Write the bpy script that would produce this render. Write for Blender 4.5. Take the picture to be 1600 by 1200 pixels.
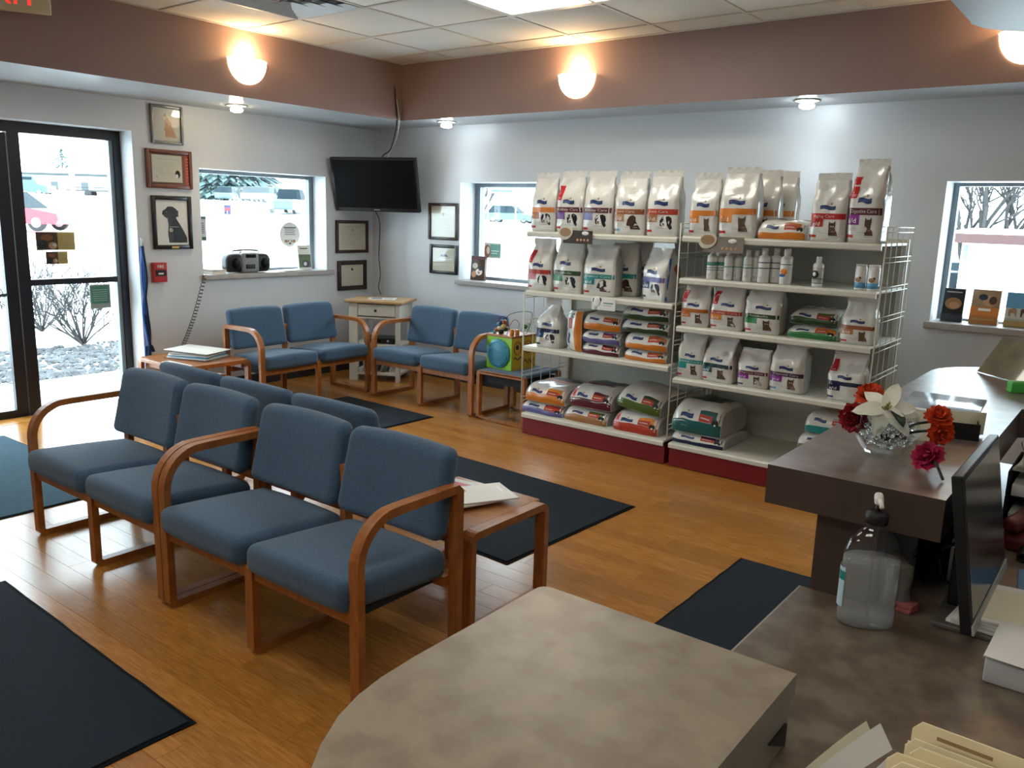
import bpy, bmesh, math, random
from mathutils import Vector, Matrix, noise
for o in list(bpy.data.objects): bpy.data.objects.remove(o)
scene = bpy.context.scene
COL = scene.collection
PI = math.pi
rnd = random.Random(7)

# ------------------------------------------------------------------ camera
CAMP = Vector((6.4472, -6.0054, 1.5928)); YAW, PITCH, ROLL, FPX = .6529, -.1994, .0293, 1302.02
fw = Vector((-math.sin(YAW)*math.cos(PITCH), math.cos(YAW)*math.cos(PITCH), math.sin(PITCH)))
rt0 = Vector((math.cos(YAW), math.sin(YAW), 0)); up0 = rt0.cross(fw)
rt = rt0*math.cos(ROLL)+up0*math.sin(ROLL); up = up0*math.cos(ROLL)-rt0*math.sin(ROLL)
cam = bpy.data.objects.new('camera', bpy.data.cameras.new('camera')); COL.objects.link(cam)
M = Matrix((rt, up, -fw)).transposed().to_4x4(); M.translation = CAMP
cam.matrix_world = M
cam.data.sensor_width = 36; cam.data.lens = FPX/1600*36; cam.data.clip_start = .02; cam.data.clip_end = 600
scene.camera = cam
# ------------------------------------------------------------------ exposure, sky, lights
vs = scene.view_settings
vs.view_transform = 'Standard'; vs.look = 'None'; vs.gamma = 1; vs.use_curve_mapping = False
vs.exposure = 0.85
scene.cycles.use_denoising = True
scene.cycles.max_bounces = 16; scene.cycles.transparent_max_bounces = 24
scene.cycles.diffuse_bounces = 5; scene.cycles.glossy_bounces = 5; scene.cycles.transmission_bounces = 14
scene.cycles.sample_clamp_indirect = 6
SKY = 7.0
w = bpy.data.worlds.new('overcast'); scene.world = w; w.use_nodes = True
bg = w.node_tree.nodes['Background']; bg.inputs[0].default_value = (.80, .92, 1.0, 1); bg.inputs[1].default_value = SKY
def light(name, kind, loc, energy, color=(1, 1, 1), rot=(0, 0, 0), **kw):
    d = bpy.data.lights.new(name, kind); d.energy = energy; d.color = color
    for k, v in kw.items(): setattr(d, k, v)
    o = bpy.data.objects.new(name, d); o.location = loc; o.rotation_euler = rot; COL.objects.link(o); return o
# portals: they emit nothing, they only tell the sampler where the openings are
def portal(name, loc, rot, sx, sy):
    o = light(name, 'AREA', loc, 1, rot=rot, shape='RECTANGLE', size=sx, size_y=sy); o.data.cycles.is_portal = True
portal('door_portal', (-.26, -3.5, 1.05), (0, -PI/2, 0), 2.2, 2.05)
portal('window_portal', (-.26, -1.27, 1.46), (0, -PI/2, 0), .95, 1.45)
portal('window_portal', (1.85, .45, 1.43), (-PI/2, 0, 0), 1.5, .95)
portal('window_portal', (5.95, .45, 1.43), (-PI/2, 0, 0), 1.5, .95)
TROFFER, WARM, COOL = 5.4, (1.0, .62, .30), (.80, .92, 1.0)

# ------------------------------------------------------------------ materials
MATS = {}
def mat(name, color, rough=.5, metal=0., var=0., vscale=8., vstretch=(1, 1, 1), color2=None, bump=0., bscale=200., spec=.5, coat=0., trans=0., ior=1.45, emit=None, estr=0., sheen=0., objrand=0., bstretch=(1, 1, 1), detail=4., color3=None):
    if name in MATS: return MATS[name]
    m = bpy.data.materials.new(name); m.use_nodes = True; MATS[name] = m
    nt = m.node_tree; p = nt.nodes['Principled BSDF']; L = nt.links.new
    p.inputs['Base Color'].default_value = (*color, 1); p.inputs['Roughness'].default_value = rough
    p.inputs['Metallic'].default_value = metal; p.inputs['Specular IOR Level'].default_value = spec
    p.inputs['Coat Weight'].default_value = coat; p.inputs['Transmission Weight'].default_value = trans; p.inputs['IOR'].default_value = ior
    p.inputs['Coat Roughness'].default_value = .12
    if sheen: p.inputs['Sheen Weight'].default_value = sheen
    if emit: p.inputs['Emission Color'].default_value = (*emit, 1); p.inputs['Emission Strength'].default_value = estr
    m.diffuse_color = (*color, 1)
    tc = None
    def coords(st):
        tc = nt.nodes.new('ShaderNodeTexCoord'); mp = nt.nodes.new('ShaderNodeMapping'); mp.inputs['Scale'].default_value = st
        if objrand:
            oi = nt.nodes.new('ShaderNodeObjectInfo'); ml = nt.nodes.new('ShaderNodeVectorMath'); ml.operation = 'SCALE'
            cb = nt.nodes.new('ShaderNodeCombineXYZ')
            for i in range(3): L(oi.outputs['Random'], cb.inputs[i])
            ml.inputs['Scale'].default_value = 37.; L(cb.outputs[0], ml.inputs[0]); L(ml.outputs[0], mp.inputs['Location'])
        L(tc.outputs['Object'], mp.inputs[0]); return mp
    if var or color2:
        n = nt.nodes.new('ShaderNodeTexNoise'); n.inputs['Scale'].default_value = vscale; n.inputs['Detail'].default_value = detail
        L(coords(vstretch).outputs[0], n.inputs['Vector'])
        rp = nt.nodes.new('ShaderNodeValToRGB'); rp.color_ramp.elements[0].position = .40 if color3 else .32; rp.color_ramp.elements[1].position = .60 if color3 else .68
        c2 = color2 or tuple(c*(1-var) for c in color)
        rp.color_ramp.elements[0].color = (*c2, 1); rp.color_ramp.elements[1].color = (*color, 1)
        if color3: e_ = rp.color_ramp.elements.new(.5); e_.color = (*color3, 1)
        L(n.outputs['Fac'], rp.inputs[0]); out = rp.outputs[0]
        if objrand:
            hs = nt.nodes.new('ShaderNodeHueSaturation'); oi = nt.nodes.new('ShaderNodeObjectInfo'); mr = nt.nodes.new('ShaderNodeMapRange')
            mr.inputs['To Min'].default_value = 1-objrand; mr.inputs['To Max'].default_value = 1+objrand
            L(oi.outputs['Random'], mr.inputs[0]); L(mr.outputs[0], hs.inputs['Value']); L(out, hs.inputs['Color']); out = hs.outputs[0]
        L(out, p.inputs['Base Color'])
    if bump:
        n = nt.nodes.new('ShaderNodeTexNoise'); n.inputs['Scale'].default_value = bscale; n.inputs['Detail'].default_value = 3
        L(coords(bstretch).outputs[0], n.inputs['Vector'])
        b = nt.nodes.new('ShaderNodeBump'); b.inputs['Strength'].default_value = bump; b.inputs['Distance'].default_value = .004
        L(n.outputs['Fac'], b.inputs['Height']); L(b.outputs[0], p.inputs['Normal'])
    return m
def facing(nt):
    """thin-sheet reflectance, the same from both sides"""
    l = nt.nodes.new('ShaderNodeLayerWeight'); l.inputs[0].default_value = .5; p = nt.nodes.new('ShaderNodeMath'); p.operation = 'POWER'; p.inputs[1].default_value = 4
    a = nt.nodes.new('ShaderNodeMath'); a.operation = 'MULTIPLY_ADD'; a.inputs[1].default_value = .55; a.inputs[2].default_value = .03
    nt.links.new(l.outputs['Facing'], p.inputs[0]); nt.links.new(p.outputs[0], a.inputs[0]); return a
def pane_mat(name, tint=(.93, .97, .97), gl=.06):
    m = bpy.data.materials.new(name); m.use_nodes = True; nt = m.node_tree; nt.nodes.remove(nt.nodes['Principled BSDF'])
    t = nt.nodes.new('ShaderNodeBsdfTransparent'); t.inputs[0].default_value = (*tint, 1)
    g = nt.nodes.new('ShaderNodeBsdfGlossy'); g.inputs['Roughness'].default_value = .02
    f = facing(nt); mx = nt.nodes.new('ShaderNodeMixShader')
    nt.links.new(f.outputs[0], mx.inputs[0]); nt.links.new(t.outputs[0], mx.inputs[1]); nt.links.new(g.outputs[0], mx.inputs[2])
    nt.links.new(mx.outputs[0], nt.nodes['Material Output'].inputs[0]); return m
PANE = pane_mat('window_glass'); ACRYL = pane_mat('clear_plastic', (.9, .9, .88))
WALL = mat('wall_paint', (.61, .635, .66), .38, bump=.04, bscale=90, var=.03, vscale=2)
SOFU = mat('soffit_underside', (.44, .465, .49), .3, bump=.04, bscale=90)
MAUVE = mat('mauve_paint', (.245, .163, .146), .5, bump=.05, bscale=120, var=.05, vscale=3)
TILE = mat('ceiling_tile', (.74, .72, .66), .9, var=.12, vscale=160, bump=.35, bscale=180)
TBAR = mat('ceiling_grid', (.60, .57, .50), .5)
PLANK = mat('oak_laminate', (.46, .205, .045), .22, color2=(.33, .13, .025), vscale=9, vstretch=(1.2, 14, 1), objrand=.13, spec=.5, bump=.03, bscale=60, bstretch=(1, 12, 1))
SUB = mat('floor_base', (.10, .045, .015), .6)
OAK = mat('honey_oak', (.40, .140, .030), .42, color2=(.26, .084, .017), vscale=14, vstretch=(5, 1, 1), coat=.08)
OAKT = mat('oak_table_top', (.38, .145, .038), .38, color2=(.28, .095, .024), vscale=10, vstretch=(1, 7, 1), coat=.08)
FAB = mat('blue_upholstery', (.058, .122, .208), .92, var=.38, vscale=170, bump=.7, bscale=260, sheen=.2)
CLOTH = mat('dark_underside', (.02, .025, .03), .9, var=.1)
LAM = mat('counter_laminate', (.325, .268, .198), .33, color2=(.255, .198, .146), color3=(.29, .235, .174), vscale=13, detail=9, bump=.02, bscale=150)
LAM2 = mat('bar_laminate', (.205, .155, .137), .28, color2=(.13, .092, .08), color3=(.17, .128, .11), vscale=15, detail=9, bump=.02, bscale=150)
LAMD = mat('counter_front_laminate', (.078, .053, .044), .4, var=.3, vscale=7)
LAMK = mat('desk_laminate', (.190, .155, .113), .33, color2=(.130, .091, .068), color3=(.160, .120, .086), vscale=17, detail=9, bump=.02, bscale=150)
LAMG = mat('counter_edge_laminate', (.36, .34, .29), .45, var=.15, vscale=6)
MATN = mat('navy_mat_pile', (.0032, .0115, .0235), .95, var=.4, vscale=90, bump=.8, bscale=350)
MATB = mat('teal_mat_pile', (.015, .07, .11), .95, var=.35, vscale=70, bump=.8, bscale=300)
RUB = mat('black_rubber', (.005, .006, .008), .9, var=.1, spec=.15)
BLACK = mat('black_plastic', (.009, .009, .010), .42, var=.15, vscale=30)
SCREEN = mat('dark_screen', (.004, .004, .005), .35, var=.1, spec=.12)
DARKFR = mat('dark_bronze_frame', (.012, .016, .026), .35, var=.2)
ALU = mat('grey_aluminium', (.20, .24, .27), .4, metal=.3, var=.1)
STEEL = mat('brushed_steel', (.55, .55, .54), .3, metal=.9, var=.1, vscale=20)
WHITEP = mat('white_painted_metal', (.63, .61, .53), .4, var=.04, vscale=10)
PANEL = mat('shelf_back_panel', (.50, .49, .43), .55, var=.05)
RED = mat('dark_red_kick', (.20, .004, .008), .5, var=.12, vscale=5)
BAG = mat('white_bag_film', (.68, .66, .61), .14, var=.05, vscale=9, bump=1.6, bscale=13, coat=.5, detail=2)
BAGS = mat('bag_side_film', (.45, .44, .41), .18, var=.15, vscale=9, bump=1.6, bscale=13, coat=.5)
SILL = mat('sill_grey', (.40, .37, .35), .4, var=.15, vscale=12)
WSATIN = mat('white_reveal', (.66, .69, .70), .4, var=.03)
PAPER = mat('paper_white', (.80, .79, .75), .6, var=.04)
CREAM = mat('paper_cream', (.72, .66, .50), .6, var=.05)
MANILA = mat('manila_folder', (.86, .74, .48), .6, var=.06)
GLASS = mat('clear_glass', (.97, .98, .98), .03, trans=1., ior=1.45, spec=.5)
GEL = mat('clear_gel_beads', (.96, .97, .97), .05, trans=1., ior=1.33)
def haze_mat(name, tint, dcol, fac):
    m = bpy.data.materials.new(name); m.use_nodes = True; nt = m.node_tree; nt.nodes.remove(nt.nodes['Principled BSDF'])
    t = nt.nodes.new('ShaderNodeBsdfTransparent'); t.inputs[0].default_value = (*tint, 1); d = nt.nodes.new('ShaderNodeBsdfDiffuse'); d.inputs[0].default_value = (*dcol, 1)
    g = nt.nodes.new('ShaderNodeBsdfGlossy'); g.inputs['Roughness'].default_value = .06; f = facing(nt); m1_ = nt.nodes.new('ShaderNodeMixShader'); m2_ = nt.nodes.new('ShaderNodeMixShader'); m1_.inputs[0].default_value = fac
    L = nt.links.new; L(t.outputs[0], m1_.inputs[1]); L(d.outputs[0], m1_.inputs[2]); L(f.outputs[0], m2_.inputs[0]); L(m1_.outputs[0], m2_.inputs[1]); L(g.outputs[0], m2_.inputs[2]); L(m2_.outputs[0], nt.nodes['Material Output'].inputs[0]); return m
LIQ = haze_mat('sanitiser_gel', (.96, .98, .99), (.80, .84, .86), .22)
BEAD = haze_mat('gel_bead', (.93, .95, .94), (.70, .72, .70), .22)
PET = pane_mat('clear_bottle_plastic', (.985, .99, .99)); BOWLG = pane_mat('clear_bowl_glass', (.94, .96, .96))
WOODW = mat('white_stand_paint', (.66, .65, .58), .4, var=.04)
WOODL = mat('light_oak_top', (.50, .33, .17), .4, color2=(.40, .25, .12), vscale=10, vstretch=(1, 8, 1))
def c(r, g, b, rough=.35): return mat('print_%03d_%03d_%03d' % (round(r*255), round(g*255), round(b*255)), (r, g, b), rough, var=.06, vscale=40)
PAL = dict(white=c(.8, .79, .75), blue=c(.010, .035, .12), orange=c(.62, .19, .02), dkorange=c(.42, .12, .02), maroon=c(.10, .012, .022), purple=c(.13, .03, .19), violet=c(.13, .12, .30),
    brown=c(.27, .075, .025), ltbrown=c(.36, .16, .06), red=c(.50, .012, .016), brick=c(.42, .04, .02), green=c(.03, .18, .05), dkgreen=c(.022, .055, .016), olive=c(.07, .12, .02), teal=c(.015, .24, .23), dkteal=c(.012, .10, .10),
    deep=c(.008, .035, .035), navy=c(.008, .014, .055), magenta=c(.22, .012, .23), plum=c(.05, .012, .05), black=c(.008, .008, .009), tan=c(.33, .20, .10), tabby=c(.10, .062, .034), grey=c(.42, .42, .41), pink=c(.62, .22, .25), blue2=c(.03, .12, .42),
    lab=c(.07, .032, .016), yellow=c(.62, .40, .02), lime=c(.25, .55, .02), aqua=c(.05, .30, .42), sky=c(.12, .35, .55), gold=c(.55, .36, .10), pale=c(.55, .53, .46), pgreen=c(.10, .32, .25), cream=c(.62, .58, .46), skin=c(.50, .27, .14))

# ------------------------------------------------------------------ mesh helpers
class MB:
    def __init__(s): s.v = []; s.f = []; s.m = []; s.sm = []
    def add(s, vs, fs, mi=0, smooth=False):
        n = len(s.v); s.v += [tuple(q) for q in vs]; s.f += [tuple(i+n for i in f) for f in fs]; s.m += [mi]*len(fs); s.sm += [smooth]*len(fs); return s
    def box(s, a, b, mi=0):
        x0, y0, z0 = a; x1, y1, z1 = b
        return s.add([(x0, y0, z0), (x1, y0, z0), (x1, y1, z0), (x0, y1, z0), (x0, y0, z1), (x1, y0, z1), (x1, y1, z1), (x0, y1, z1)],
                     [(0, 3, 2, 1), (4, 5, 6, 7), (0, 1, 5, 4), (1, 2, 6, 5), (2, 3, 7, 6), (3, 0, 4, 7)], mi)
    def rbox(s, a, b, r, mi=0, seg=3, inner=2, fn=None):
        """box with rounded edges; fn(p) may bend it"""
        ce = [(a[i]+b[i])/2 for i in range(3)]; h = [abs(b[i]-a[i])/2 for i in range(3)]; r = min(r, min(h)*.999)
        ax = []
        for i in range(3):
            t = [h[i]-r+r*math.tan(PI/4*k/seg) for k in range(seg+1)]
            mid = [(h[i]-r)*(2*k/(inner+1)-1) for k in range(1, inner+1)]
            ax.append([-q for q in reversed(t)]+mid+t)
        idx = {}; vs = []; fs = []
        def V(p):
            k = tuple(round(q, 6) for q in p)
            if k not in idx:
                q = [max(-(h[i]-r), min(h[i]-r, p[i])) for i in range(3)]; d = Vector([p[i]-q[i] for i in range(3)])
                d = d.normalized()*r if d.length > 1e-9 else d
                P = Vector([ce[i]+q[i]+d[i] for i in range(3)])
                if fn: P = Vector(fn(P))
                idx[k] = len(vs); vs.append(P)
            return idx[k]
        for i in range(3):
            j, k = (i+1) % 3, (i+2) % 3
            for sg in (-1, 1):
                for u in range(len(ax[j])-1):
                    for w_ in range(len(ax[k])-1):
                        q = []
                        for du, dw in ((0, 0), (1, 0), (1, 1), (0, 1)):
                            p = [0, 0, 0]; p[i] = sg*h[i]; p[j] = ax[j][u+du]; p[k] = ax[k][w_+dw]; q.append(V(p))
                        if len(set(q)) >= 3: fs.append(tuple(q if sg > 0 else q[::-1]))
        return s.add(vs, fs, mi, True)
    def lathe(s, prof, n=24, mi=0, ctr=(0, 0), sx=1, sy=1, smooth=True):
        vs = []; fs = []
        for r, z in prof:
            for k in range(n):
                a = 2*PI*k/n; vs.append((ctr[0]+r*math.cos(a)*sx, ctr[1]+r*math.sin(a)*sy, z))
        for i in range(len(prof)-1):
            for k in range(n): fs.append((i*n+k, i*n+(k+1) % n, (i+1)*n+(k+1) % n, (i+1)*n+k))
        fs.append(tuple(range(n))[::-1]); fs.append(tuple((len(prof)-1)*n+k for k in range(n)))
        return s.add(vs, fs, mi, smooth)
    def tube(s, pts, r, n=8, mi=0, closed=False):
        P = [Vector(p) for p in pts]; N = len(P); vs = []; fs = []; u = None
        for i in range(N):
            a = P[i-1] if (i > 0 or closed) else P[i]; b = P[(i+1) % N] if (i < N-1 or closed) else P[i]
            d = (b-a).normalized()
            if u is None: u = d.orthogonal().normalized()
            else:
                u = u-d*u.dot(d); u = u.normalized() if u.length > 1e-6 else d.orthogonal().normalized()
            w_ = d.cross(u); rr = r(i/(N-1)) if callable(r) else r
            for k in range(n): vs.append(P[i]+(u*math.cos(2*PI*k/n)+w_*math.sin(2*PI*k/n))*rr)
        for i in range(N if closed else N-1):
            j = (i+1) % N
            for k in range(n): fs.append((i*n+k, i*n+(k+1) % n, j*n+(k+1) % n, j*n+k))
        if not closed: fs += [tuple(range(n))[::-1], tuple((N-1)*n+k for k in range(n))]
        return s.add(vs, fs, mi, True)
    def prism(s, poly, z0, z1, mi=0, mi_top=None, axis='z', smooth=False):
        n = len(poly)
        def T(p, z): return (p[0], p[1], z) if axis == 'z' else ((z, p[0], p[1]) if axis == 'x' else (p[0], z, p[1]))
        vs = [T(p, z0) for p in poly]+[T(p, z1) for p in poly]
        s.add(vs, [(i, (i+1) % n, n+(i+1) % n, n+i) for i in range(n)], mi, smooth)
        s.add(vs, [tuple(range(n))[::-1], tuple(range(n, 2*n))], mi if mi_top is None else mi_top)
        return s
    def sweep(s, path, x0, x1, t, closed=False, mi=0):
        """flat bar bent along a path in the yz plane, from x0 to x1, thickness t"""
        N = len(path); vs = []; fs = []
        for i in range(N):
            p = Vector(path[i]); a = Vector(path[i-1]) if (i or closed) else p; b = Vector(path[(i+1) % N]) if (i < N-1 or closed) else p
            d1 = (p-a).normalized() if (p-a).length > 1e-9 else None; d2 = (b-p).normalized() if (b-p).length > 1e-9 else None
            d1 = d1 or d2; d2 = d2 or d1; d = (d1+d2).normalized(); nn = Vector((-d.y, d.x)); k = t/2/max(.4, abs(nn.dot(Vector((-d1.y, d1.x)))))
            q, r_ = p+nn*k, p-nn*k
            vs += [(x0, q.x, q.y), (x1, q.x, q.y), (x1, r_.x, r_.y), (x0, r_.x, r_.y)]
        for i in range(N if closed else N-1):
            j = (i+1) % N
            for k in range(4): fs.append((i*4+k, i*4+(k+1) % 4, j*4+(k+1) % 4, j*4+k))
        if not closed: fs += [(3, 2, 1, 0), tuple((N-1)*4+k for k in range(4))]
        return s.add(vs, fs, mi)
    def grid(s, rows, mi=0, smooth=True, flip=False):
        n = len(rows[0]); vs = [p for r in rows for p in r]
        fs = [(i*n+k, i*n+k+1, (i+1)*n+k+1, (i+1)*n+k) for i in range(len(rows)-1) for k in range(n-1)]
        if flip: fs = [f[::-1] for f in fs]
        return s.add(vs, fs, mi, smooth)
    def ball(s, ce, r, mi=0, n=10, m=7, sc=(1, 1, 1)):
        vs = []; fs = []
        for i in range(m+1):
            t = PI*i/m
            for k in range(n): vs.append((ce[0]+r*sc[0]*math.sin(t)*math.cos(2*PI*k/n), ce[1]+r*sc[1]*math.sin(t)*math.sin(2*PI*k/n), ce[2]-r*sc[2]*math.cos(t)))
        for i in range(m):
            for k in range(n): fs.append((i*n+k, i*n+(k+1) % n, (i+1)*n+(k+1) % n, (i+1)*n+k))
        return s.add(vs, fs, mi, True)
    def build(s, name, mats, parent=None, loc=(0, 0, 0), rot=(0, 0, 0), **props):
        me = bpy.data.meshes.new(name); me.from_pydata(s.v, [], s.f)
        if not isinstance(mats, (list, tuple)): mats = [mats]
        for q in mats: me.materials.append(q)
        me.polygons.foreach_set('material_index', s.m); me.polygons.foreach_set('use_smooth', s.sm)
        if any(s.sm) and not all(s.sm): pass
        bm = bmesh.new(); bm.from_mesh(me); bmesh.ops.remove_doubles(bm, verts=bm.verts, dist=1e-6) if any(s.sm) else None
        bmesh.ops.recalc_face_normals(bm, faces=bm.faces) if props.pop('fixn', True) else None
        bm.to_mesh(me); bm.free(); me.update()
        o = bpy.data.objects.new(name, me); COL.objects.link(o); o.location = loc; o.rotation_euler = rot
        if parent: o.parent = parent
        for k, v in props.items(): o[k] = v
        return o
def B(a, b): return MB().box(a, b)
def thing(name, label, cat, loc=(0, 0, 0), rz=0, group=None, rot=None):
    o = bpy.data.objects.new(name, None); o.empty_display_size = .05; COL.objects.link(o); o.location = loc; o.rotation_euler = rot or (0, 0, rz)
    o['label'] = label; o['category'] = cat
    if group: o['group'] = group
    return o
def tag(o, label, cat, group=None):
    o['label'] = label; o['category'] = cat
    if group: o['group'] = group
    return o
def struct(name, loc=(0, 0, 0)):
    o = bpy.data.objects.new(name, None); o.empty_display_size = .05; COL.objects.link(o); o.location = loc; o['kind'] = 'structure'; return o
def dup(root, loc, rz=0, label=None, group=None):
    r = root.copy(); COL.objects.link(r); r.location = loc; r.rotation_euler = (0, 0, rz)
    if label: r['label'] = label
    if group: r['group'] = group
    for ch in list(root.children):
        q = ch.copy(); COL.objects.link(q); q.parent = r
        for g in ch.children:
            d = g.copy(); COL.objects.link(d); d.parent = q
    return r
def arc(cx, cy, r, a0, a1, n=8): return [(cx+r*math.cos(a0+(a1-a0)*i/n), cy+r*math.sin(a0+(a1-a0)*i/n)) for i in range(n+1)]
_txt = {}
def text2d(s_):
    """letters of the built-in font as flat triangles, height of a capital = 1, starting at x = 0"""
    if s_ in _txt: return _txt[s_]
    cu = bpy.data.curves.new('lettering', 'FONT'); cu.body = s_; cu.size = 1.45; cu.resolution_u = 2
    o = bpy.data.objects.new('lettering', cu); COL.objects.link(o); bpy.context.view_layer.update()
    dg = bpy.context.evaluated_depsgraph_get(); me = bpy.data.meshes.new_from_object(o.evaluated_get(dg))
    v = [(p.co.x, p.co.y) for p in me.vertices]; f = [tuple(p.vertices) for p in me.polygons]
    bpy.data.objects.remove(o); bpy.data.meshes.remove(me)
    x0 = min(p[0] for p in v); v = [(p[0]-x0, p[1]) for p in v]
    _txt[s_] = (v, f, max(p[0] for p in v)); return _txt[s_]
class Print:
    """flat print laid on a surface S(u, v) -> (point, normal): rectangles, outlines and lettering in named colours"""
    def __init__(s, S): s.S = S; s.b = MB(); s.cols = []
    def _mi(s, col):
        if col not in s.cols: s.cols.append(col)
        return s.cols.index(col)
    def _p(s, u, v, lift):
        p, n = s.S(u, v); return p+n*lift
    def rect(s, u0, v0, u1, v1, col, lift=.001, nu=8, nv=5, skew=0., wave=0.):
        rows = [[s._p(u0+(u1-u0)*i/nu+skew*(j/nv-.5), v0+(v1-v0)*j/nv+wave*math.sin(2*PI*i/nu), lift) for i in range(nu+1)] for j in range(nv+1)]
        s.b.grid(rows, s._mi(col)); return s
    def poly(s, pts, col, lift=.0014, o=(0, 0), sc=(1, 1)):
        s.b.add([s._p(o[0]+p[0]*sc[0], o[1]+p[1]*sc[1], lift) for p in pts], [tuple(range(len(pts)))], s._mi(col), True); return s
    def ell(s, cu, cv, ru, rv, col, lift=.0014, n=14): return s.poly([(cu+ru*math.cos(2*PI*k/n), cv+rv*math.sin(2*PI*k/n)) for k in range(n)], col, lift)
    def text(s, t, u, v, h, wd, col, lift=.002):
        V, F, W = text2d(t)
        s.b.add([s._p(u+p[0]/W*wd, v+p[1]*h, lift) for p in V], F, s._mi(col)); return s
    def build(s, name, parent, **k): return s.b.build(name, [PAL[q] if isinstance(q, str) else q for q in s.cols], parent, fixn=False, **k)
def plane_S(o, ux, uy):
    """flat surface: origin, u axis, v axis (unit lengths give the size)"""
    o, ux, uy = Vector(o), Vector(ux), Vector(uy); n = ux.cross(uy).normalized()
    return lambda u, v: (o+ux*u+uy*v, n)
# ================================================================== THE ROOM
ZC, ZS, SL, SB = 2.8717, 2.3922, .9075, .4965
XR, YN = 9.4, -9.0
def wall_with_holes(name, axis, t0, t1, a0, a1, z0, z1, holes):
    o = struct(name); cuts = sorted(holes); b = MB(); cur = a0
    def bx(p0, p1, q0, q1):
        if axis == 'x': b.box((t0, p0, q0), (t1, p1, q1))
        else: b.box((p0, t0, q0), (p1, t1, q1))
    for (h0, h1, hz0, hz1) in cuts:
        bx(cur, h0, z0, z1)
        if hz0 > z0: bx(h0, h1, z0, hz0)
        bx(h0, h1, hz1, z1); cur = h1
    bx(cur, a1, z0, z1)
    w_ = b.build(name, WALL); bpy.data.objects.remove(o); w_.name = name; w_['kind'] = 'structure'; return w_
wall_with_holes('wall_left', 'x', -.30, 0, YN-.2, .36, -.1, 2.95, [(-4.6, -2.516, -.1, 2.152), (-1.95, -.61, 1.015, 1.905)])
wall_with_holes('wall_back', 'y', 0, .36, 0, XR+.2, -.1, 2.95, [(1.18, 2.52, .975, 1.882), (5.294, 6.66, .985, 1.886)])
wall_with_holes('wall_right', 'x', XR, XR+.2, YN-.2, 0, -.1, 2.95, [])
wall_with_holes('wall_near', 'y', YN-.2, YN, 0, XR, -.1, 2.95, [])
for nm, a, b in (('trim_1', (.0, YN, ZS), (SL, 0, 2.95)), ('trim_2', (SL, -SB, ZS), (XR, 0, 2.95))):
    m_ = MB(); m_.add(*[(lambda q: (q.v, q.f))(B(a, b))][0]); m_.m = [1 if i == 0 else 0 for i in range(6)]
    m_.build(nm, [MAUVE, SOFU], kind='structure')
# hanging bulkhead over the front counter, rounded end
m_ = MB(); out = [(5.80, -4.35), (5.80, -2.58)]+[(6.13+.335*math.cos(a), -2.59+.32*math.sin(a)) for a in [PI-.1-k*(PI-.2)/10 for k in range(11)]]+[(6.47, -4.35)]
m_.prism(out[::-1], 2.30, 2.95).build('trim_3', mat('bulkhead_paint', (.42, .47, .50), .45, bump=.04, bscale=90), kind='structure')
for nm, a, b in (('baseboard_left', (0, -2.516, 0), (.012, 0, .10)), ('baseboard_back', (.012, -.012, 0), (XR, 0, .10))):
    B(a, b).build(nm, mat('dark_vinyl_base', (.03, .03, .035), .5, var=.1), kind='structure')
# ceiling: tiles, grid bars, slab
CE = B((0, YN, 2.93), (XR, 0, 2.95)).build('ceiling', TILE, kind='structure')
GX, GY, GP = 1.526, -1.4365, .664
tm = MB().rbox((-.318, -.318, 0), (.318, .318, .014), .004, seg=1, inner=0).build('ceiling_tile', TILE, CE)
first = True
cut = MB()
for i in range(-1, 12):
    for j in range(-12, 3):
        x, y = GX+GP*(i+.5), GY-GP*(j-.0)+GP*0-.332
        y = GY+GP*(-j)-.332
        if x+.33 < SL or x > XR or y < YN or y-.33 > -SB: continue
        if (i in (2, 3) and abs(y-(GY-.332)) < .1) or (i == 0 and abs(y-(GY-GP-.332)) < .1): continue
        if (i, j) in ((6, 3), (7, 3), (2, 5), (3, 5), (6, 7), (7, 7), (2, 9), (3, 9)): continue
        xa, xb, ya, yb = max(x-.318, SL), min(x+.318, XR), max(y-.318, YN), min(y+.318, -SB)
        if xb-xa < .03 or yb-ya < .03: continue
        if xb-xa > .63 and yb-ya > .63:
            o = tm if first else tm.copy()
            if not first: COL.objects.link(o)
            first = False; o.location = (x, y, ZC-.002)
        else: B((xa, ya, ZC-.002), (xb, yb, ZC+.012)).build('ceiling_tile', TILE, CE)
for i in range(0, 13):
    x = GX+GP*i
    if x < XR: B((x-.012, YN, ZC-.006), (x+.012, -SB, ZC-.001)).build('grid_bar', TBAR, CE)
for j in range(-12, 2):
    y = GY+GP*j
    if YN < y < -SB: B((SL, y-.012, ZC-.0065), (XR, y+.012, ZC-.0015)).build('grid_bar', TBAR, CE)
for nm, a, b in (('wall_angle', (SL, YN, ZC-.008), (SL+.022, -SB, ZC-.004)), ('wall_angle', (SL, -SB-.022, ZC-.009), (XR, -SB, ZC-.005))): B(a, b).build(nm, TBAR, CE)
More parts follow.
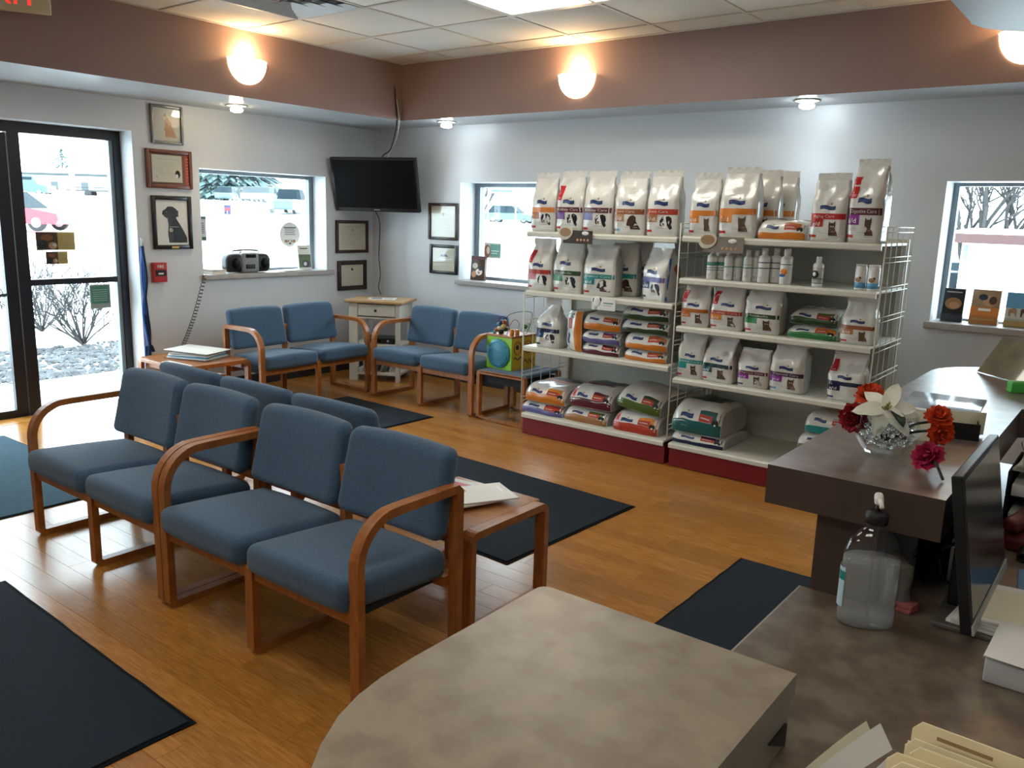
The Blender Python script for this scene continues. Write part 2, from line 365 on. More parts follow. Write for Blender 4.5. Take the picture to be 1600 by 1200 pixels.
# floor: slab and floorboards
FL = B((-.30, YN, -.1), (XR, 0, -.0022)).build('floor', SUB, kind='structure')
B((5.905, YN, -.0022), (XR, 0, 0)).build('floorboards_behind_counter', PLANK, FL, kind='stuff')
B((0, YN, -.0022), (5.905, -5.36, 0)).build('floorboards_behind_counter', PLANK, FL, kind='stuff')
B((-.18, -4.6, -.0022), (0, -2.52, 0)).build('threshold', PLANK, FL)
BW = .0925; rr = random.Random(3); row = 0; y = -5.36
while y < -.013:
    y1 = min(y+BW, -.012); x = .012; ln = rr.uniform(.4, 1.5); 
    while x < 5.9:
        x1 = min(x+ln, 5.904)
        if 5.904-x1 < .25: x1 = 5.904
        q = MB(); g = .0007
        q.add([(x+g, y+g, 0), (x1-g, y+g, 0), (x1-g, y1-g, 0), (x+g, y1-g, 0), (x, y, -.0022), (x1, y, -.0022), (x1, y1, -.0022), (x, y1, -.0022)], [(0, 1, 2, 3), (0, 4, 5, 1), (1, 5, 6, 2), (2, 6, 7, 3), (3, 7, 4, 0)])
        q.build('floorboard', PLANK, FL); x = x1; ln = 1.28
    y = y1; row += 1
# ---- windows
def window(n, axis, a0, a1, z0, z1, d0, d1, fr):
    """frame of four bars and a pane in an opening; d0..d1 is the depth range of the frame"""
    r = struct('window_%d' % n); s = -1 if axis == 'x' else 1
    def bx(p0, p1, q0, q1, e0=d0, e1=d1):
        return B((e0, p0, q0), (e1, p1, q1)) if axis == 'x' else B((p0, e0, q0), (p1, e1, q1))
    bx(a0, a0+fr, z0, z1).build('window_frame', ALU, r); bx(a1-fr, a1, z0, z1).build('window_frame', ALU, r)
    bx(a0+fr, a1-fr, z1-fr*.6, z1).build('window_frame', ALU, r); bx(a0+fr, a1-fr, z0, z0+fr*.6).build('window_frame', ALU, r)
    mid = (d0+d1)/2
    bx(a0+fr, a1-fr, z0+fr*.6, z1-fr*.6, mid-.003, mid+.003).build('window_pane', PANE, r)
    if axis == 'x': MB().rbox((-.20, a0-.015, z0-.038), (.035, a1+.07, z0+.006), .006).build('window_sill', SILL, r)
    else: MB().rbox((a0-.03, -.035, z0-.038), (a1+.07, .24, z0+.006), .006).build('window_sill', SILL, r)
    return r
window(1, 'x', -1.95, -.61, 1.015, 1.905, -.25, -.19, .05)
window(2, 'y', 1.18, 2.52, .975, 1.882, .22, .29, .06)
window(3, 'y', 5.294, 6.66, .985, 1.886, .23, .29, .035)
# ---- glass entrance
D = struct('door_1', (-.18, -3.0, 0)); dx0, dx1 = -.07, 0.
def dp(name, y0, y1, z0, z1, m=DARKFR, x0=dx0, x1=dx1): return B((x0, y0+3.0, z0), (x1, y1+3.0, z1)).build(name, m, D)
dp('door_header', -4.6, -2.516, 2.076, 2.152); dp('jamb', -2.572, -2.516, -.08, 2.076); dp('jamb_stop', -2.605, -2.572, -.08, 2.076, ALU, -.06, -.012)
dp('door_post', -3.345, -3.262, -.08, 2.076); dp('mid_rail', -3.262, -2.605, .978, 1.022); dp('bottom_rail', -3.262, -2.605, -.10, -.03); dp('jamb', -4.6, -4.54, -.08, 2.076)
dp('sidelight_pane', -3.262, -2.605, 1.022, 2.076, PANE, -.038, -.032); dp('sidelight_pane', -3.262, -2.605, -.03, .978, PANE, -.038, -.032)
dp('leaf_stile', -3.432, -3.35, -.06, 2.07, x0=-.055, x1=-.01); dp('leaf_stile', -4.535, -4.45, -.06, 2.07, x0=-.055, x1=-.01)
dp('leaf_rail', -4.45, -3.432, 1.99, 2.07, x0=-.055, x1=-.01); dp('leaf_rail', -4.45, -3.432, -.06, .055, x0=-.055, x1=-.01)
dp('leaf_pane', -4.45, -3.432, .055, 1.99, PANE, -.036, -.03)
MB().tube([(-.012, -1.45, .92), (.03, -1.42, .92), (.03, -.46, .92), (-.012, -.435, .92)], .011).build('push_bar', DARKFR, D)

# ================================================================== OUTSIDE
SNOW = mat('snow', (.86, .88, .90), .8, var=.06, vscale=.4); ASPH = mat('wet_street', (.55, .58, .60), .5, var=.15, vscale=.3)
CONC = mat('concrete_walk', (.62, .62, .60), .7, var=.08, vscale=3)
def gz(x, y):
    a = -x
    z = -.1
    if a > 12: z += .55*min(1, (a-12)/16)
    if a > 28: z += 1.75*min(1, (a-28)/37)
    if a < 12 and y > 9: z -= 1.0*min(1, (y-9)/6)*max(0, 1-max(0, a)/12)
    return z
xs = [-200, -140, -100, -80, -65, -55, -46, -40, -34, -28, -24, -20, -16, -12, -9, -6, -3.6, -1.7, -.3, 2, 5, 8, 12, 20, 40]
ys = [-60, -30, -15, -6, -3, 0, .36, 3, 6, 9, 10.5, 12, 13.5, 15, 18, 22, 30, 45, 70, 110, 160]
g_ = MB(); vs_ = [(x, y, gz(x, y)) for x in xs for y in ys]; ny = len(ys)
fs_ = [(i*ny+k, (i+1)*ny+k, (i+1)*ny+k+1, i*ny+k+1) for i in range(len(xs)-1) for k in range(ny-1) if not (xs[i] >= -.31 and ys[k+1] <= .361)]
g_.add(vs_, fs_, 0, True).build('ground', SNOW, kind='structure')
B((-1.75, -7, -.12), (-.3, 1.0, -.06)).build('path', CONC, kind='structure')
rg = random.Random(5); q = MB(); st = mat('river_stone', (.10, .105, .11), .8, color2=(.025, .027, .03), vscale=9)
for k in range(2600):
    x, y_, r_ = rg.uniform(-3.75, -1.76), rg.uniform(-4.6, .6), rg.uniform(.022, .045)
    a = rg.uniform(0, 6.28); ca, sa = math.cos(a), math.sin(a); pv = [(1.3, 0, 0), (0, 1, 0), (-1.3, 0, 0), (0, -1, 0), (0, 0, .6), (0, 0, -.6)]
    q.add([(x+(p[0]*ca-p[1]*sa)*r_, y_+(p[0]*sa+p[1]*ca)*r_, -.085+p[2]*r_) for p in pv], [(0, 1, 4), (1, 2, 4), (2, 3, 4), (3, 0, 4), (1, 0, 5), (2, 1, 5), (3, 2, 5), (0, 3, 5)])
o = q.build('gravel_bed', st, fixn=False, kind='stuff'); tag(o, 'bed of grey river gravel outside the glass entrance', 'gravel')
BARK = mat('bare_bark', (.045, .045, .045), .9, var=.3, vscale=20); LEAFD = mat('evergreen_foliage', (.075, .125, .125), .8, var=.4, vscale=3)  # foliage paler than its own tone: the hazy glare is put into the colour
def branches(seed, base, h, spread, n, depth=3, r0=.02, ratio=.62):
    R_ = random.Random(seed); b = MB()
    def go(p, d, ln, r_, k):
        e = p+d*ln+Vector((R_.uniform(-.1, .1), R_.uniform(-.1, .1), R_.uniform(-.05, .1)))*ln
        mid = (p+e)/2+Vector((R_.uniform(-.06, .06), R_.uniform(-.06, .06), 0))*ln
        b.tube([p, mid, e], lambda t: r_*(1-.4*t), 4)
        if k > 0:
            for _ in range(3 if k > 1 else 3):
                nd = (d+Vector((R_.uniform(-1, 1), R_.uniform(-1, 1), R_.uniform(-.2, .6)))*.75).normalized()
                go(p+(e-p)*R_.uniform(.55, 1), nd, ln*ratio*R_.uniform(.8, 1.1), r_*.6, k-1)
    for _ in range(n):
        d = Vector((R_.uniform(-1, 1)*spread, R_.uniform(-1, 1)*spread, 1)).normalized(); go(Vector(base), d, h*R_.uniform(.4, .55), r0, depth)
    return b
for i, (bx_, by_, h_, lb) in enumerate([(-3.75, -1.25, 1.0, 'bare twiggy shrub by the gravel, seen low through the right of the sidelight'), (-5.2, -1.1, 1.25, 'bare twiggy shrub behind the nearest one, seen through the middle of the sidelight'), (-5.6, -2.2, 1.1, 'bare twiggy shrub seen beneath the red car through the left of the sidelight')]):
    t = thing('bare_shrub', lb, 'shrub', (bx_, by_, gz(bx_, by_)), group='bare shrubs outside'); branches(11+i, (0, 0, 0), h_, 1.1, 24, 4, .010).build('branches', BARK, t, fixn=False)
for i, (bx_, by_, h_, lb) in enumerate([(-2.75, 4.5, 1.0, 'bare shrub seen low through the window behind the dog food shelves, left one'), (-.75, 5.9, 1.1, 'bare shrub seen low through the window behind the dog food shelves, right one')]):
    t = thing('bare_shrub', lb, 'shrub', (bx_, by_, -.1), group='bare shrubs outside'); branches(31+i, (0, 0, 0), h_, 1.0, 16, 4, .010).build('branches', BARK, t, fixn=False)
for i, (bx_, by_, h_, lb) in enumerate([(.7, 31., 6.5, 'tall bare tree behind the low house, left in the right window'), (4.4, 29.0, 6., 'spreading bare tree right in the right window')]):
    t = thing('bare_tree', lb, 'tree', (bx_, by_, -1), group='bare trees outside'); branches(51+i, (0, 0, 0), h_, .5, 6, 4, .13).build('branches', BARK, t, fixn=False)
t = thing('bare_tree', 'bare tree at the far left edge of the glass sidelight', 'tree', (-38, 9.3, gz(-38, 9))); branches(57, (0, 0, 0), 8, .3, 3, 4, .16).build('branches', BARK, t, fixn=False)
t = thing('bare_tree', 'bare tree beside the parked car in the middle window', 'tree', (-36, 44.5, gz(-36, 44))); branches(61, (0, 0, 0), 6, .5, 4, 4, .10).build('branches', BARK, t, fixn=False)
def evergreen(loc, h, r, label, seed, n=1500):
    t = thing('evergreen_tree', label, 'tree', loc, group='evergreen trees far outside'); R_ = random.Random(seed); b = MB()
    MB().tube([(0, 0, 0), (0, 0, h*.95)], lambda k: .25*(1-k)+.03, 6).build('trunk', BARK, t)
    for _ in range(n):
        k = R_.random()**.7; z = h*(1-k)+.4; rr_ = r*k*R_.random()**.35; a = R_.uniform(0, 6.28); s_ = R_.uniform(.25, .6)*h/9
        p = Vector((rr_*math.cos(a), rr_*math.sin(a), z)); d = Vector((math.cos(a), math.sin(a), -.5)).normalized(); e = Vector((-math.sin(a), math.cos(a), R_.uniform(-.3, .3)))
        b.add([p-d*s_, p+e*s_*.45, p+d*s_, p-e*s_*.45], [(0, 1, 2, 3)])
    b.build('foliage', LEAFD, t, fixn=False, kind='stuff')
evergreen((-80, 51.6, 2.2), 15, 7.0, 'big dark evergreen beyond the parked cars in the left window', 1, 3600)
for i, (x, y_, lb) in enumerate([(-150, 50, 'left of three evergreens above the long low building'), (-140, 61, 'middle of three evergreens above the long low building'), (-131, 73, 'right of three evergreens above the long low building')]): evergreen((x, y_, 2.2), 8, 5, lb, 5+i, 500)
GLZ = mat('car_glass', (.012, .022, .028), .6, spec=.1); TYRE = mat('tyre_rubber', (.02, .02, .022), .8); RIM = mat('wheel_rim', (.6, .6, .6), .4, metal=.5)
def vehicle(kind, col, label, loc, rz, L_=4.5, W_=1.75, H_=1.45, cat='car'):
    """x forward; body outline extruded with a tapered cabin, four wheels"""
    t = thing({'car': 'parked_car', 'van': 'van', 'pickup': 'pickup_truck'}[kind], label, cat, loc, rz, 'vehicles outside'); h = L_/2; col = tuple(q*(1 if q == max(col) and q > .45 else .4) for q in col); P_ = mat('car_paint_%02d%02d%02d' % tuple(int(q*99) for q in col), col, .3, coat=.5)
    zb, zm = .28, H_*.58
    body = [(-h, zb+.1), (-h+.1, zb), (h-.12, zb), (h, zb+.18), (h-.08, zm-.16), (h-1.0, zm), (-h+.12, zm), (-h, zm-.12)]
    q = MB(); q.prism([(p[0], p[1]) for p in body], -W_/2, W_/2, axis='y'); q.build('car_body', P_, t)
    if kind == 'car': cab = [(-h+.25, zm), (-h+.75, H_), (h-2.0, H_), (h-1.25, zm)]
    elif kind == 'van': cab = [(-h+.04, zm), (-h+.15, H_), (h-1.5, H_), (h-.95, zm)]
    else: cab = [(-.3, zm), (-.2, H_), (h-1.9, H_), (h-1.3, zm)]
    q = MB(); n = len(cab); q.add([(p[0], -W_/2+.03+(.14 if p[1] > zm else 0), p[1]) for p in cab]+[(p[0], W_/2-.03-(.14 if p[1] > zm else 0), p[1]) for p in cab], [(0, 1, 2, 3), (4, 7, 6, 5), (1, 5, 6, 2), (0, 4, 5, 1), (2, 6, 7, 3)]); q.build('cabin', GLZ if kind != 'van' else P_, t)
    x0, x1 = cab[1][0]+.03, cab[2][0]-.03
    B((x0, -W_/2+.17, H_-.01), (x1, W_/2-.17, H_+.03)).build('roof', P_, t)
    if kind == 'van':
        for s_ in (-1, 1): B((x0+.2, s_*(W_/2-.12)-.02, zm+.12), (x1, s_*(W_/2-.12)+.02, H_-.12)).build('side_window', GLZ, t)
    for sx in (-h+.85, h-.85):
        for sy in (-1, 1):
            q = MB().lathe([(.15, -.09), (.32, -.1), (.33, -.06), (.33, .06), (.32, .1), (.15, .09)], 16); o = q.build('wheel', TYRE, t, (sx, sy*(W_/2-.1), .33), (PI/2, 0, 0))
            MB().lathe([(.02, -.1), (.19, -.1), (.19, .1), (.02, .1)], 12).build('wheel_rim', RIM, o, (0, 0, 0))
    for s_ in (-1, 1): B((h-.14, s_*W_*.36-.16, zm-.30), (h-.02, s_*W_*.36+.16, zm-.16)).build('headlight', RIM, t)
    return t
vehicle('car', (.50, .01, .04), 'bright red car on the street behind the glass entrance', (-28.8, 8.0, gz(-29, 8)), math.atan2(1.4, 1.8), 4.7, 1.8, 1.45)
vehicle('van', (.05, .17, .20), 'teal van parked before the long low building', (-85, 32.3, 2.2), .68, 4.8, 1.9, 1.9, 'van')
for i, (x, y_, col, a, lb) in enumerate([(-72.2, 46.6, (.10, .2, .24), 2.4, 'grey parked car under the evergreen, left in the left window'), (-67.6, 46.7, (.28, .33, .36), 2.3, 'silver parked car in the middle of the left window'), (-64, 45.6, (.22, .28, .32), 2.2, 'pale parked car next to the silver one in the left window'), (-59.5, 45.2, (.12, .18, .2), 2.1, 'dark parked car nearest the pickup in the left window'), (-38.5, 52, (.10, .28, .34), .3, 'pale blue car in the middle window'), (1.3, 21.2, (.12, .3, .36), 1.2, 'blue car beside the low house in the right window'), (-.1, 29, (.3, .35, .38), .8, 'silver car farther back in the right window')]):
    vehicle('car', col, lb, (x, y_, gz(x, y_)), a)
vehicle('pickup', (.10, .17, .19), 'grey pickup truck at the right edge of the left window', (-45, 33.7, gz(-45, 34)), 2.2, 5.2, 1.85, 1.75, 'truck')
t = thing('trailer', 'flat utility trailer parked right of the teal van', 'trailer', (-80.5, 36.4, 2.2), .8, 'vehicles outside'); TR = mat('trailer_grey', (.02, .028, .03), .6)
B((-2, -.8, .55), (2, .8, .7)).build('deck', TR, t); B((2, -.05, .5), (3.2, .05, .6)).build('drawbar', TR, t); B((-2, -.8, .9), (2, -.75, .98)).build('side_rail', TR, t); B((-2, .75, .9), (2, .8, .98)).build('side_rail', TR, t)
for sy in (-.85, .85): MB().lathe([(.05, -.09), (.33, -.09), (.33, .09), (.05, .09)], 14).build('wheel', TYRE, t, (0, sy, .34), (PI/2, 0, 0))
# long low building across the street
t = thing('low_building', 'long low pale building across the street with thin dark roof edge', 'building', (-113, 51.5, 2.2), math.atan2(20.4, 26.6)); WB = mat('pale_siding', (.68, .70, .72), .8, var=.08)
B((-24, 0, -.5), (24, 10, 3.2)).build('wall', WB, t); B((-24.6, -.6, 3.0), (24.6, 10.6, 3.32)).build('roof_edge', mat('roof_edge_grey', (.025, .035, .035), .7), t); B((-24.4, -.4, 3.32), (24.4, 10.4, 4.0)).build('snowy_roof', SNOW, t)
for k in range(-3, 6):
    f = B((k*4.2-.5, -.05, 1.2), (k*4.2+.5, .02, 2.2)).build('window', mat('far_pane', (.03, .045, .05), .3), t); B((k*4.2-.56, -.08, 1.1), (k*4.2+.56, -.05, 1.2)).build('window_ledge', TR, f)
# low white house in the right window
t = thing('white_house', 'low white house with brown roof edge and snowy roof beyond the right window', 'house', (2.35, 18.1, -1.1), -.2)
B((0, 0, 0), (9, 6, 2.35)).build('wall', WB, t); B((-.9, -.7, 2.35), (9.6, -.55, 2.58)).build('roof_edge', mat('brown_fascia', (.05, .02, .018), .7), t)
q = MB(); q.prism([(-.6, 2.5), (3, 2.72), (6.6, 2.5), (6.6, 2.4), (-.6, 2.4)], -.9, 9.6, axis='x').build('roof', SNOW, t)
MB().tube([(.12, -.06, 2.3), (.12, -.06, 0)], .05, 6).build('downpipe', ALU, t); f = B((3, -.04, .9), (4.1, .02, 1.9)).build('window', GLZ, t)
# road signs
t = thing('road_sign', 'small blue and red sign on a post in the snow of the left window', 'sign', (-29.3, 17.9, gz(-29, 18)), .6); MB().tube([(0, 0, 0), (0, 0, 1.05)], .03, 6).build('post', ALU, t)
B((-.16, -.02, .75), (.16, .02, 1.2)).build('sign_board', PAL['navy'], t); B((-.11, -.03, .92), (.11, -.02, 1.06)).build('sign_patch', PAL['red'], t)
t = thing('shop_sign', 'white sign with a red roofline mark on two poles in the middle window', 'sign', (-31.8, 42.2, gz(-32, 42)), .65)
for k in (-1.0, 1.0): MB().tube([(k, 0, 0), (k, 0, 4.2)], .06, 6).build('post', ALU, t)
B((-.9, -.06, 2.5), (.9, .06, 3.35)).build('sign_board', PAL['white'], t); B((-.75, -.08, 2.6), (.75, -.06, 2.72)).build('sign_stripe', PAL['teal'], t); MB().prism([(-.5, 2.9), (0, 3.15), (.5, 2.9), (0, 2.98)], -.08, -.06, axis='y').build('sign_mark', PAL['red'], t)
t = thing('utility_pole', 'pale utility pole rising before the long low building', 'pole', (-24.6, 8.5, gz(-24.6, 8.5))); MB().tube([(0, 0, 0), (0, 0, 2.9)], .09, 8).build('pole', mat('pale_pole', (.55, .58, .58), .7), t); MB().tube([(0, 0, 2.9), (0, 0, 3.1)], .12, 8).build('pole_cap', ALU, t)
# ================================================================== MATS
def mat_rug(label, x0, y0, x1, y1, m=MATN, skew=0, edge=.016):
    t = thing('floor_mat', label, 'mat', ((x0+x1)/2, (y0+y1)/2, 0), skew); a, b = (x1-x0)/2, (y1-y0)/2
    R_ = random.Random(int(abs(x0*100)))
    def outline(a, b, n=14):
        P_ = []
        for k in range(n): P_.append((-a+2*a*k/n, -b))
        for k in range(n): P_.append((a, -b+2*b*k/n))
        for k in range(n): P_.append((a-2*a*k/n, b))
        for k in range(n): P_.append((-a, b-2*b*k/n))
        return [(x+R_.uniform(-.002, .002), y+R_.uniform(-.002, .002)) for x, y in P_]
    MB().prism(outline(a, b), .0004, .004).build('rubber_border', RUB, t)
    MB().prism(outline(a-edge, b-edge), .004, .009).build('pile', m, t); return t
mat_rug('large navy mat in the left foreground corner of the floor', 2.72, -5.75, 4.24, -4.70, skew=-.03)
mat_rug('navy mat on the open floor between the chairs and the food shelves', 2.62, -3.08, 4.27, -1.97, skew=-.05)
mat_rug('small navy mat at the foot of the reception counter', 5.045, -3.45, 5.86, -2.31)
mat_rug('navy mat in front of the corner chairs', .98, -1.98, 2.03, -1.24, skew=-.03)
mat_rug('teal blue doormat inside the glass entrance', .30, -5.6, 1.96, -3.72, MATB, skew=.0, edge=.012)

# ================================================================== CHAIRS
def end_loop():
    p = [(.485, .016)]+[(.485, .63)]+[(.47, .645)]
    p += [(.19+0, .645)]+[(.17+.155*math.cos(a), .490+.155*math.sin(a)) for a in [PI/2+k*PI/2/9 for k in range(1, 10)]]
    p += [(.016, .03)]+[(.03, .016)]
    return p
def mid_loop():
    return [(.485, .016), (.485, .33), (.03, .345), (.016, .33), (.016, .03), (.03, .016)]
SW = .556
def seat_mesh(wd):
    def bend(p):
        u = (p.x)/(wd/2); v = (p.y-.235)/.25
        if p.z > .39: p.z += .022*(1-min(1, u*u))*(1-min(1, v*v)*.6)
        p.z -= .035*(p.y-.0)/.5-.012; p.y -= .008*(1-u*u)
        return p
    return MB().rbox((-wd/2, -.03, .322), (wd/2, .47, .430), .038, seg=4, inner=6, fn=bend)
def back_mesh(wd):
    def bend(p):
        u = p.x/(wd/2); k = (p.z-.455)/.32
        p.y += .075*k+.03*(1-u*u)*0-.014*u*u; p.z += .010*(1-u*u)*(1 if k > .5 else -.4); p.x *= 1-.035*k
        return p
    return MB().rbox((-wd/2, .395, .455), (wd/2, .475, .774), .037, seg=4, inner=6, fn=bend)
def chair_unit(label, n, loc, rz, group, armless=()):
    t = thing('waiting_chair', label, 'chair', loc, rz, group); hw = .021
    for i in range(n+1):
        x = i*SW
        if i in (0, n) and i not in armless:
            f = MB().sweep(end_loop(), x-hw, x+hw, .030, True).build('side_frame', OAK, t)
        else:
            f = MB().sweep(mid_loop(), x-hw, x+hw, .030, True).build('middle_frame', OAK, t)
            B((x-.016, .44, .345), (x+.016, .478, .62)).build('back_post', OAK, f)
    B((hw, .012, .292), (n*SW-hw, .034, .338)).build('front_rail', OAK, t)
    B((hw, .448, .27), (n*SW-hw, .470, .31)).build('rear_rail', OAK, t)
    B((hw, .466, .47), (n*SW-hw, .486, .51)).build('back_rail', OAK, t)
    for i in range(n):
        sm = seat_mesh(SW-.034).build('seat', FAB, t, ((i+.5)*SW, 0, 0))
        B((-(SW-.1)/2, .04, .292), ((SW-.1)/2, .42, .318)).build('seat_underside', CLOTH, sm)
        back_mesh(SW-.014).build('backrest', FAB, t, ((i+.5)*SW, 0, 0))
    return t
GC = 'blue upholstered waiting room chairs'
chair_unit('front row blue double chair on the left, before the glass entrance', 2, (2.317, -4.365, 0), 0, GC)
chair_unit('front row blue double chair on the right, nearest the camera', 2, (3.478, -4.365, 0), 0, GC)
chair_unit('blue three-seat chair back to back behind the front row, only its backrest tops showing', 3, (2.27+3*SW, -3.16, 0), PI, GC, (0,))
chair_unit('blue double chair against the left wall beneath the window with the radio', 2, (.985, -2.085, 0), PI/2, GC)
chair_unit('blue double chair against the back wall between white stand and toy cube', 2, (1.135, -1.065, 0), 0, GC)

# ---- oak tables and the low bench
def loop_table(name, label, cat, loc, rz, wx, dy, h, top=True):
    """oak table: bent loop at each end (legs and runner) and a top; wx along x between loops"""
    t = thing(name, label, cat, loc, rz); r = .03
    p = [(0+r, .016), (dy-r, .016)]+arc(dy-.016-.01, .026, .01, -PI/2, 0, 3)+arc(dy-.016-r, h-.016-r, r, 0, PI/2, 4)+arc(.016+r, h-.016-r, r, PI/2, PI, 4)+arc(.026, .026, .01, PI, 1.5*PI, 3)
    for x in (0, wx-.05): MB().sweep(p, x, x+.05, .03, True).build('leg_loop', OAK, t)
    if top: MB().rbox((.05, .0, h-.032), (wx-.05, dy, h-.001), .005, seg=2, inner=0).build('table_top', OAKT, t)
    for y in (.04, dy-.06): B((.05, y, h-.07), (wx-.05, y+.02, h-.034)).build('apron', OAK, t)
    return t
loop_table('magazine_table', 'oak side table with magazines beside the near double chair', 'table', (4.005, -3.765, 0), 0, .56, .505, .425)
loop_table('side_table', 'oak side table against the left wall under the fire alarm', 'table', (.19, -2.68, 0), 0, .66, .58, .42)
bn = thing('bench', 'low blue-topped oak bench under the toy cube', 'bench', (2.305, -1.055, 0))
pb = [(.02, .016), (.43, .016)]+arc(.444, .03, .014, -PI/2, 0, 3)+arc(.444, .37, .014, 0, PI/2, 3)+arc(.03, .37, .014, PI/2, PI, 3)+arc(.03, .03, .014, PI, 1.5*PI, 3)
for y in (0, .45):
    q = MB().sweep(pb, y, y+.04, .03, True); q.v = [(b_, a_, c_) for a_, b_, c_ in q.v]; q.build('leg_loop', OAK, bn)
for y_ in (.06,): B((.03, .04, .30), (.44, .45, .355)).build('under_frame', CLOTH, bn)
MB().rbox((.018, .0, .372), (.456, .49, .402), .012, fn=lambda p: (p.x, p.y, p.z+.0)).build('cushion', FAB, bn)

# ---- white stand in the corner, with drawer and shelves
ws = thing('white_stand', 'white corner stand with drawer, open shelves and light oak top', 'cabinet', (.56, -.42, 0), math.radians(27))
W2, D2, H2 = .25, .20, .745
for sx in (-1, 1):
    for sy in (-1, 1):
        wd = .085 if sx < 0 and sy < 0 else .04
        B((sx*W2-(wd if sx > 0 else 0), sy*D2-(.035 if sy > 0 else 0), 0), (sx*W2+(wd if sx < 0 else 0), sy*D2+(.035 if sy < 0 else 0), H2)).build('leg', WOODW, ws)
MB().rbox((-W2-.035, -D2-.03, H2), (W2+.035, D2+.03, H2+.028), .008).build('top_board', WOODL, ws)
B((-W2+.005, -D2+.012, .60), (W2-.005, D2-.01, .615)).build('drawer_floor', WOODW, ws)
d_ = MB().rbox((-W2+.09, -D2+.002, .625), (W2-.045, -D2+.02, .735), .004).build('drawer_front', WOODW, ws)
MB().lathe([(.006, 0), (.006, .012), (.013, .018), (.012, .026), (.004, .03)], 12).build('drawer_knob', BLACK, d_, (.02, -D2+.002, .68), (PI/2, 0, 0))
for s_ in (-1, 1): B((s_*W2-(.014 if s_ > 0 else 0), -D2+.035, .60), (s_*W2+(.014 if s_ < 0 else 0), D2-.035, H2)).build('side_panel', WOODW, ws)
for z in (.33, .06): B((-W2+.006, -D2+.006, z), (W2-.006, D2-.006, z+.022)).build('shelf', WOODW, ws)
B((-W2+.04, D2-.02, .615), (W2-.04, D2-.012, H2)).build('back_panel', WOODW, ws)
def on_stand(x, y, z): return ws.matrix_basis @ Vector((x, y, z))
Rw = math.radians(27)
t = thing('cable_box', 'black cable box on the middle shelf of the white stand', 'electronics', on_stand(.02, -.01, .353), Rw)
MB().rbox((-.15, -.11, .004), (.15, .11, .055), .006).build('case', BLACK, t); B((-.13, -.112, .018), (.02, -.109, .042)).build('display', SCREEN, t); MB().lathe([(.011, 0), (.011, .006), (.009, .008)], 14).build('dial', STEEL, t, (.09, -.11, .03), (PI/2, 0, 0))
for k in range(7):
    t = thing('magazine', ['thin pale magazine on the bottom shelf of the white stand', 'thin grey magazine on the bottom shelf of the white stand'][k % 2]+', number %s from the left' % ['one', 'two', 'three', 'four', 'five', 'six', 'seven'][k], 'magazine', on_stand(-.12+.042*k, -.15, .083), Rw, 'magazines in the white stand')
    q = MB(); q.prism([(-.012, 0), (-.006, 0), (.052, .205), (.046, .205)], 0, .27, axis='y'); q.build('pages', [PAPER, c(.35, .36, .36)][k % 2], t)
    B((-.012, -.0015, .0), (-.007, 0, .19)).build('spine', BLACK, t, (0, 0, 0), (0, .27, 0))
t = thing('brochure', 'open white brochure lying on top of the white stand', 'brochure', on_stand(.02, -.02, H2+.029), Rw+.2); MB().rbox((-.13, -.09, 0), (.13, .09, .004), .001, seg=1, inner=0).build('page', PAPER, t); B((-.1, -.06, .0042), (.0, .05, .0052)).build('picture', PAL['violet'], t); B((.02, -.05, .0042), (.1, .03, .0052)).build('text_block', PAL['grey'], t)

# ---- toy cube on the bench
tc_ = thing('activity_cube', 'colourful wooden activity cube with bead wires on the low bench', 'toy', (2.305, -.93, .4035), -.04)
S_ = .27
B((0, 0, 0), (.255, .012, .255)).build('green_side', PAL['lime'], tc_); B((.243, .012, 0), (.255, .30, .255)).build('yellow_side', PAL['yellow'], tc_)
B((0, .012, 0), (.012, .30, .255)).build('far_side', PAL['lime'], tc_); B((.012, .288, 0), (.243, .30, .255)).build('back_side', PAL['yellow'], tc_)
MB().rbox((-.006, -.006, .255), (.261, .306, .272), .004).build('top_board', OAKT, tc_)
dk = MB().lathe([(.02, 0), (.112, 0), (.115, .006), (.112, .012), (.02, .012)], 40).build('turning_disc', PAL['aqua'], tc_, (.125, -.002, .125), (PI/2, 0, 0))
sp = [(.10*(1-k/160)*math.cos(k*.24), .10*(1-k/160)*math.sin(k*.24), .0135) for k in range(155)]; MB().tube(sp, .0022, 5).build('spiral_groove', PAL['sky'], dk)
for a in (2.5, .6, -.3, -1.1): MB().ball((.098*math.cos(a), .098*math.sin(a), .012), .006, n=8, m=5).build('peg', PAL['black'], dk)
for y0 in (.07, .20):
    q = MB().tube([(.257, y0+.042*math.cos(a), .175+.05*math.sin(a)) for a in [k*2*PI/20 for k in range(20)]], .005, 5, closed=True); o = q.build('painted_ring', PAL['dkorange'], tc_); MB().ball((.256, y0, .18), .02, sc=(.3, 1, 1)).build('painted_eye', PAL['black'], o)
q = MB().tube([(.257, .03+.012*k, .09+.012*math.sin(k*1.2)) for k in range(9)], .004, 5); q.build('painted_line', PAL['black'], tc_); MB().tube([(.257, .16+.012*k, .06+.018*math.sin(k*1.5)) for k in range(11)], .004, 5).build('painted_wave', PAL['brown'], tc_)
wires = [('blue', [(.08, .05, .27), (.07, .05, .36), (.10, .07, .41), (.14, .09, .36), (.12, .12, .31), (.17, .14, .29), (.19, .16, .27)]), ('dkgreen', [(.10, .08, .27), (.11, .1, .40), (.18, .16, .445), (.25, .24, .44), (.235, .25, .36), (.22, .22, .27)]),
         ('magenta', [(.05, .03, .27), (.045, .04, .33), (.055, .07, .395), (.06, .12, .40), (.06, .18, .33), (.06, .2, .27)]), ('brown', [(.16, .05, .27), (.17, .06, .33), (.2, .09, .39), (.225, .12, .36), (.2, .14, .31), (.225, .19, .28), (.23, .2, .27)])]
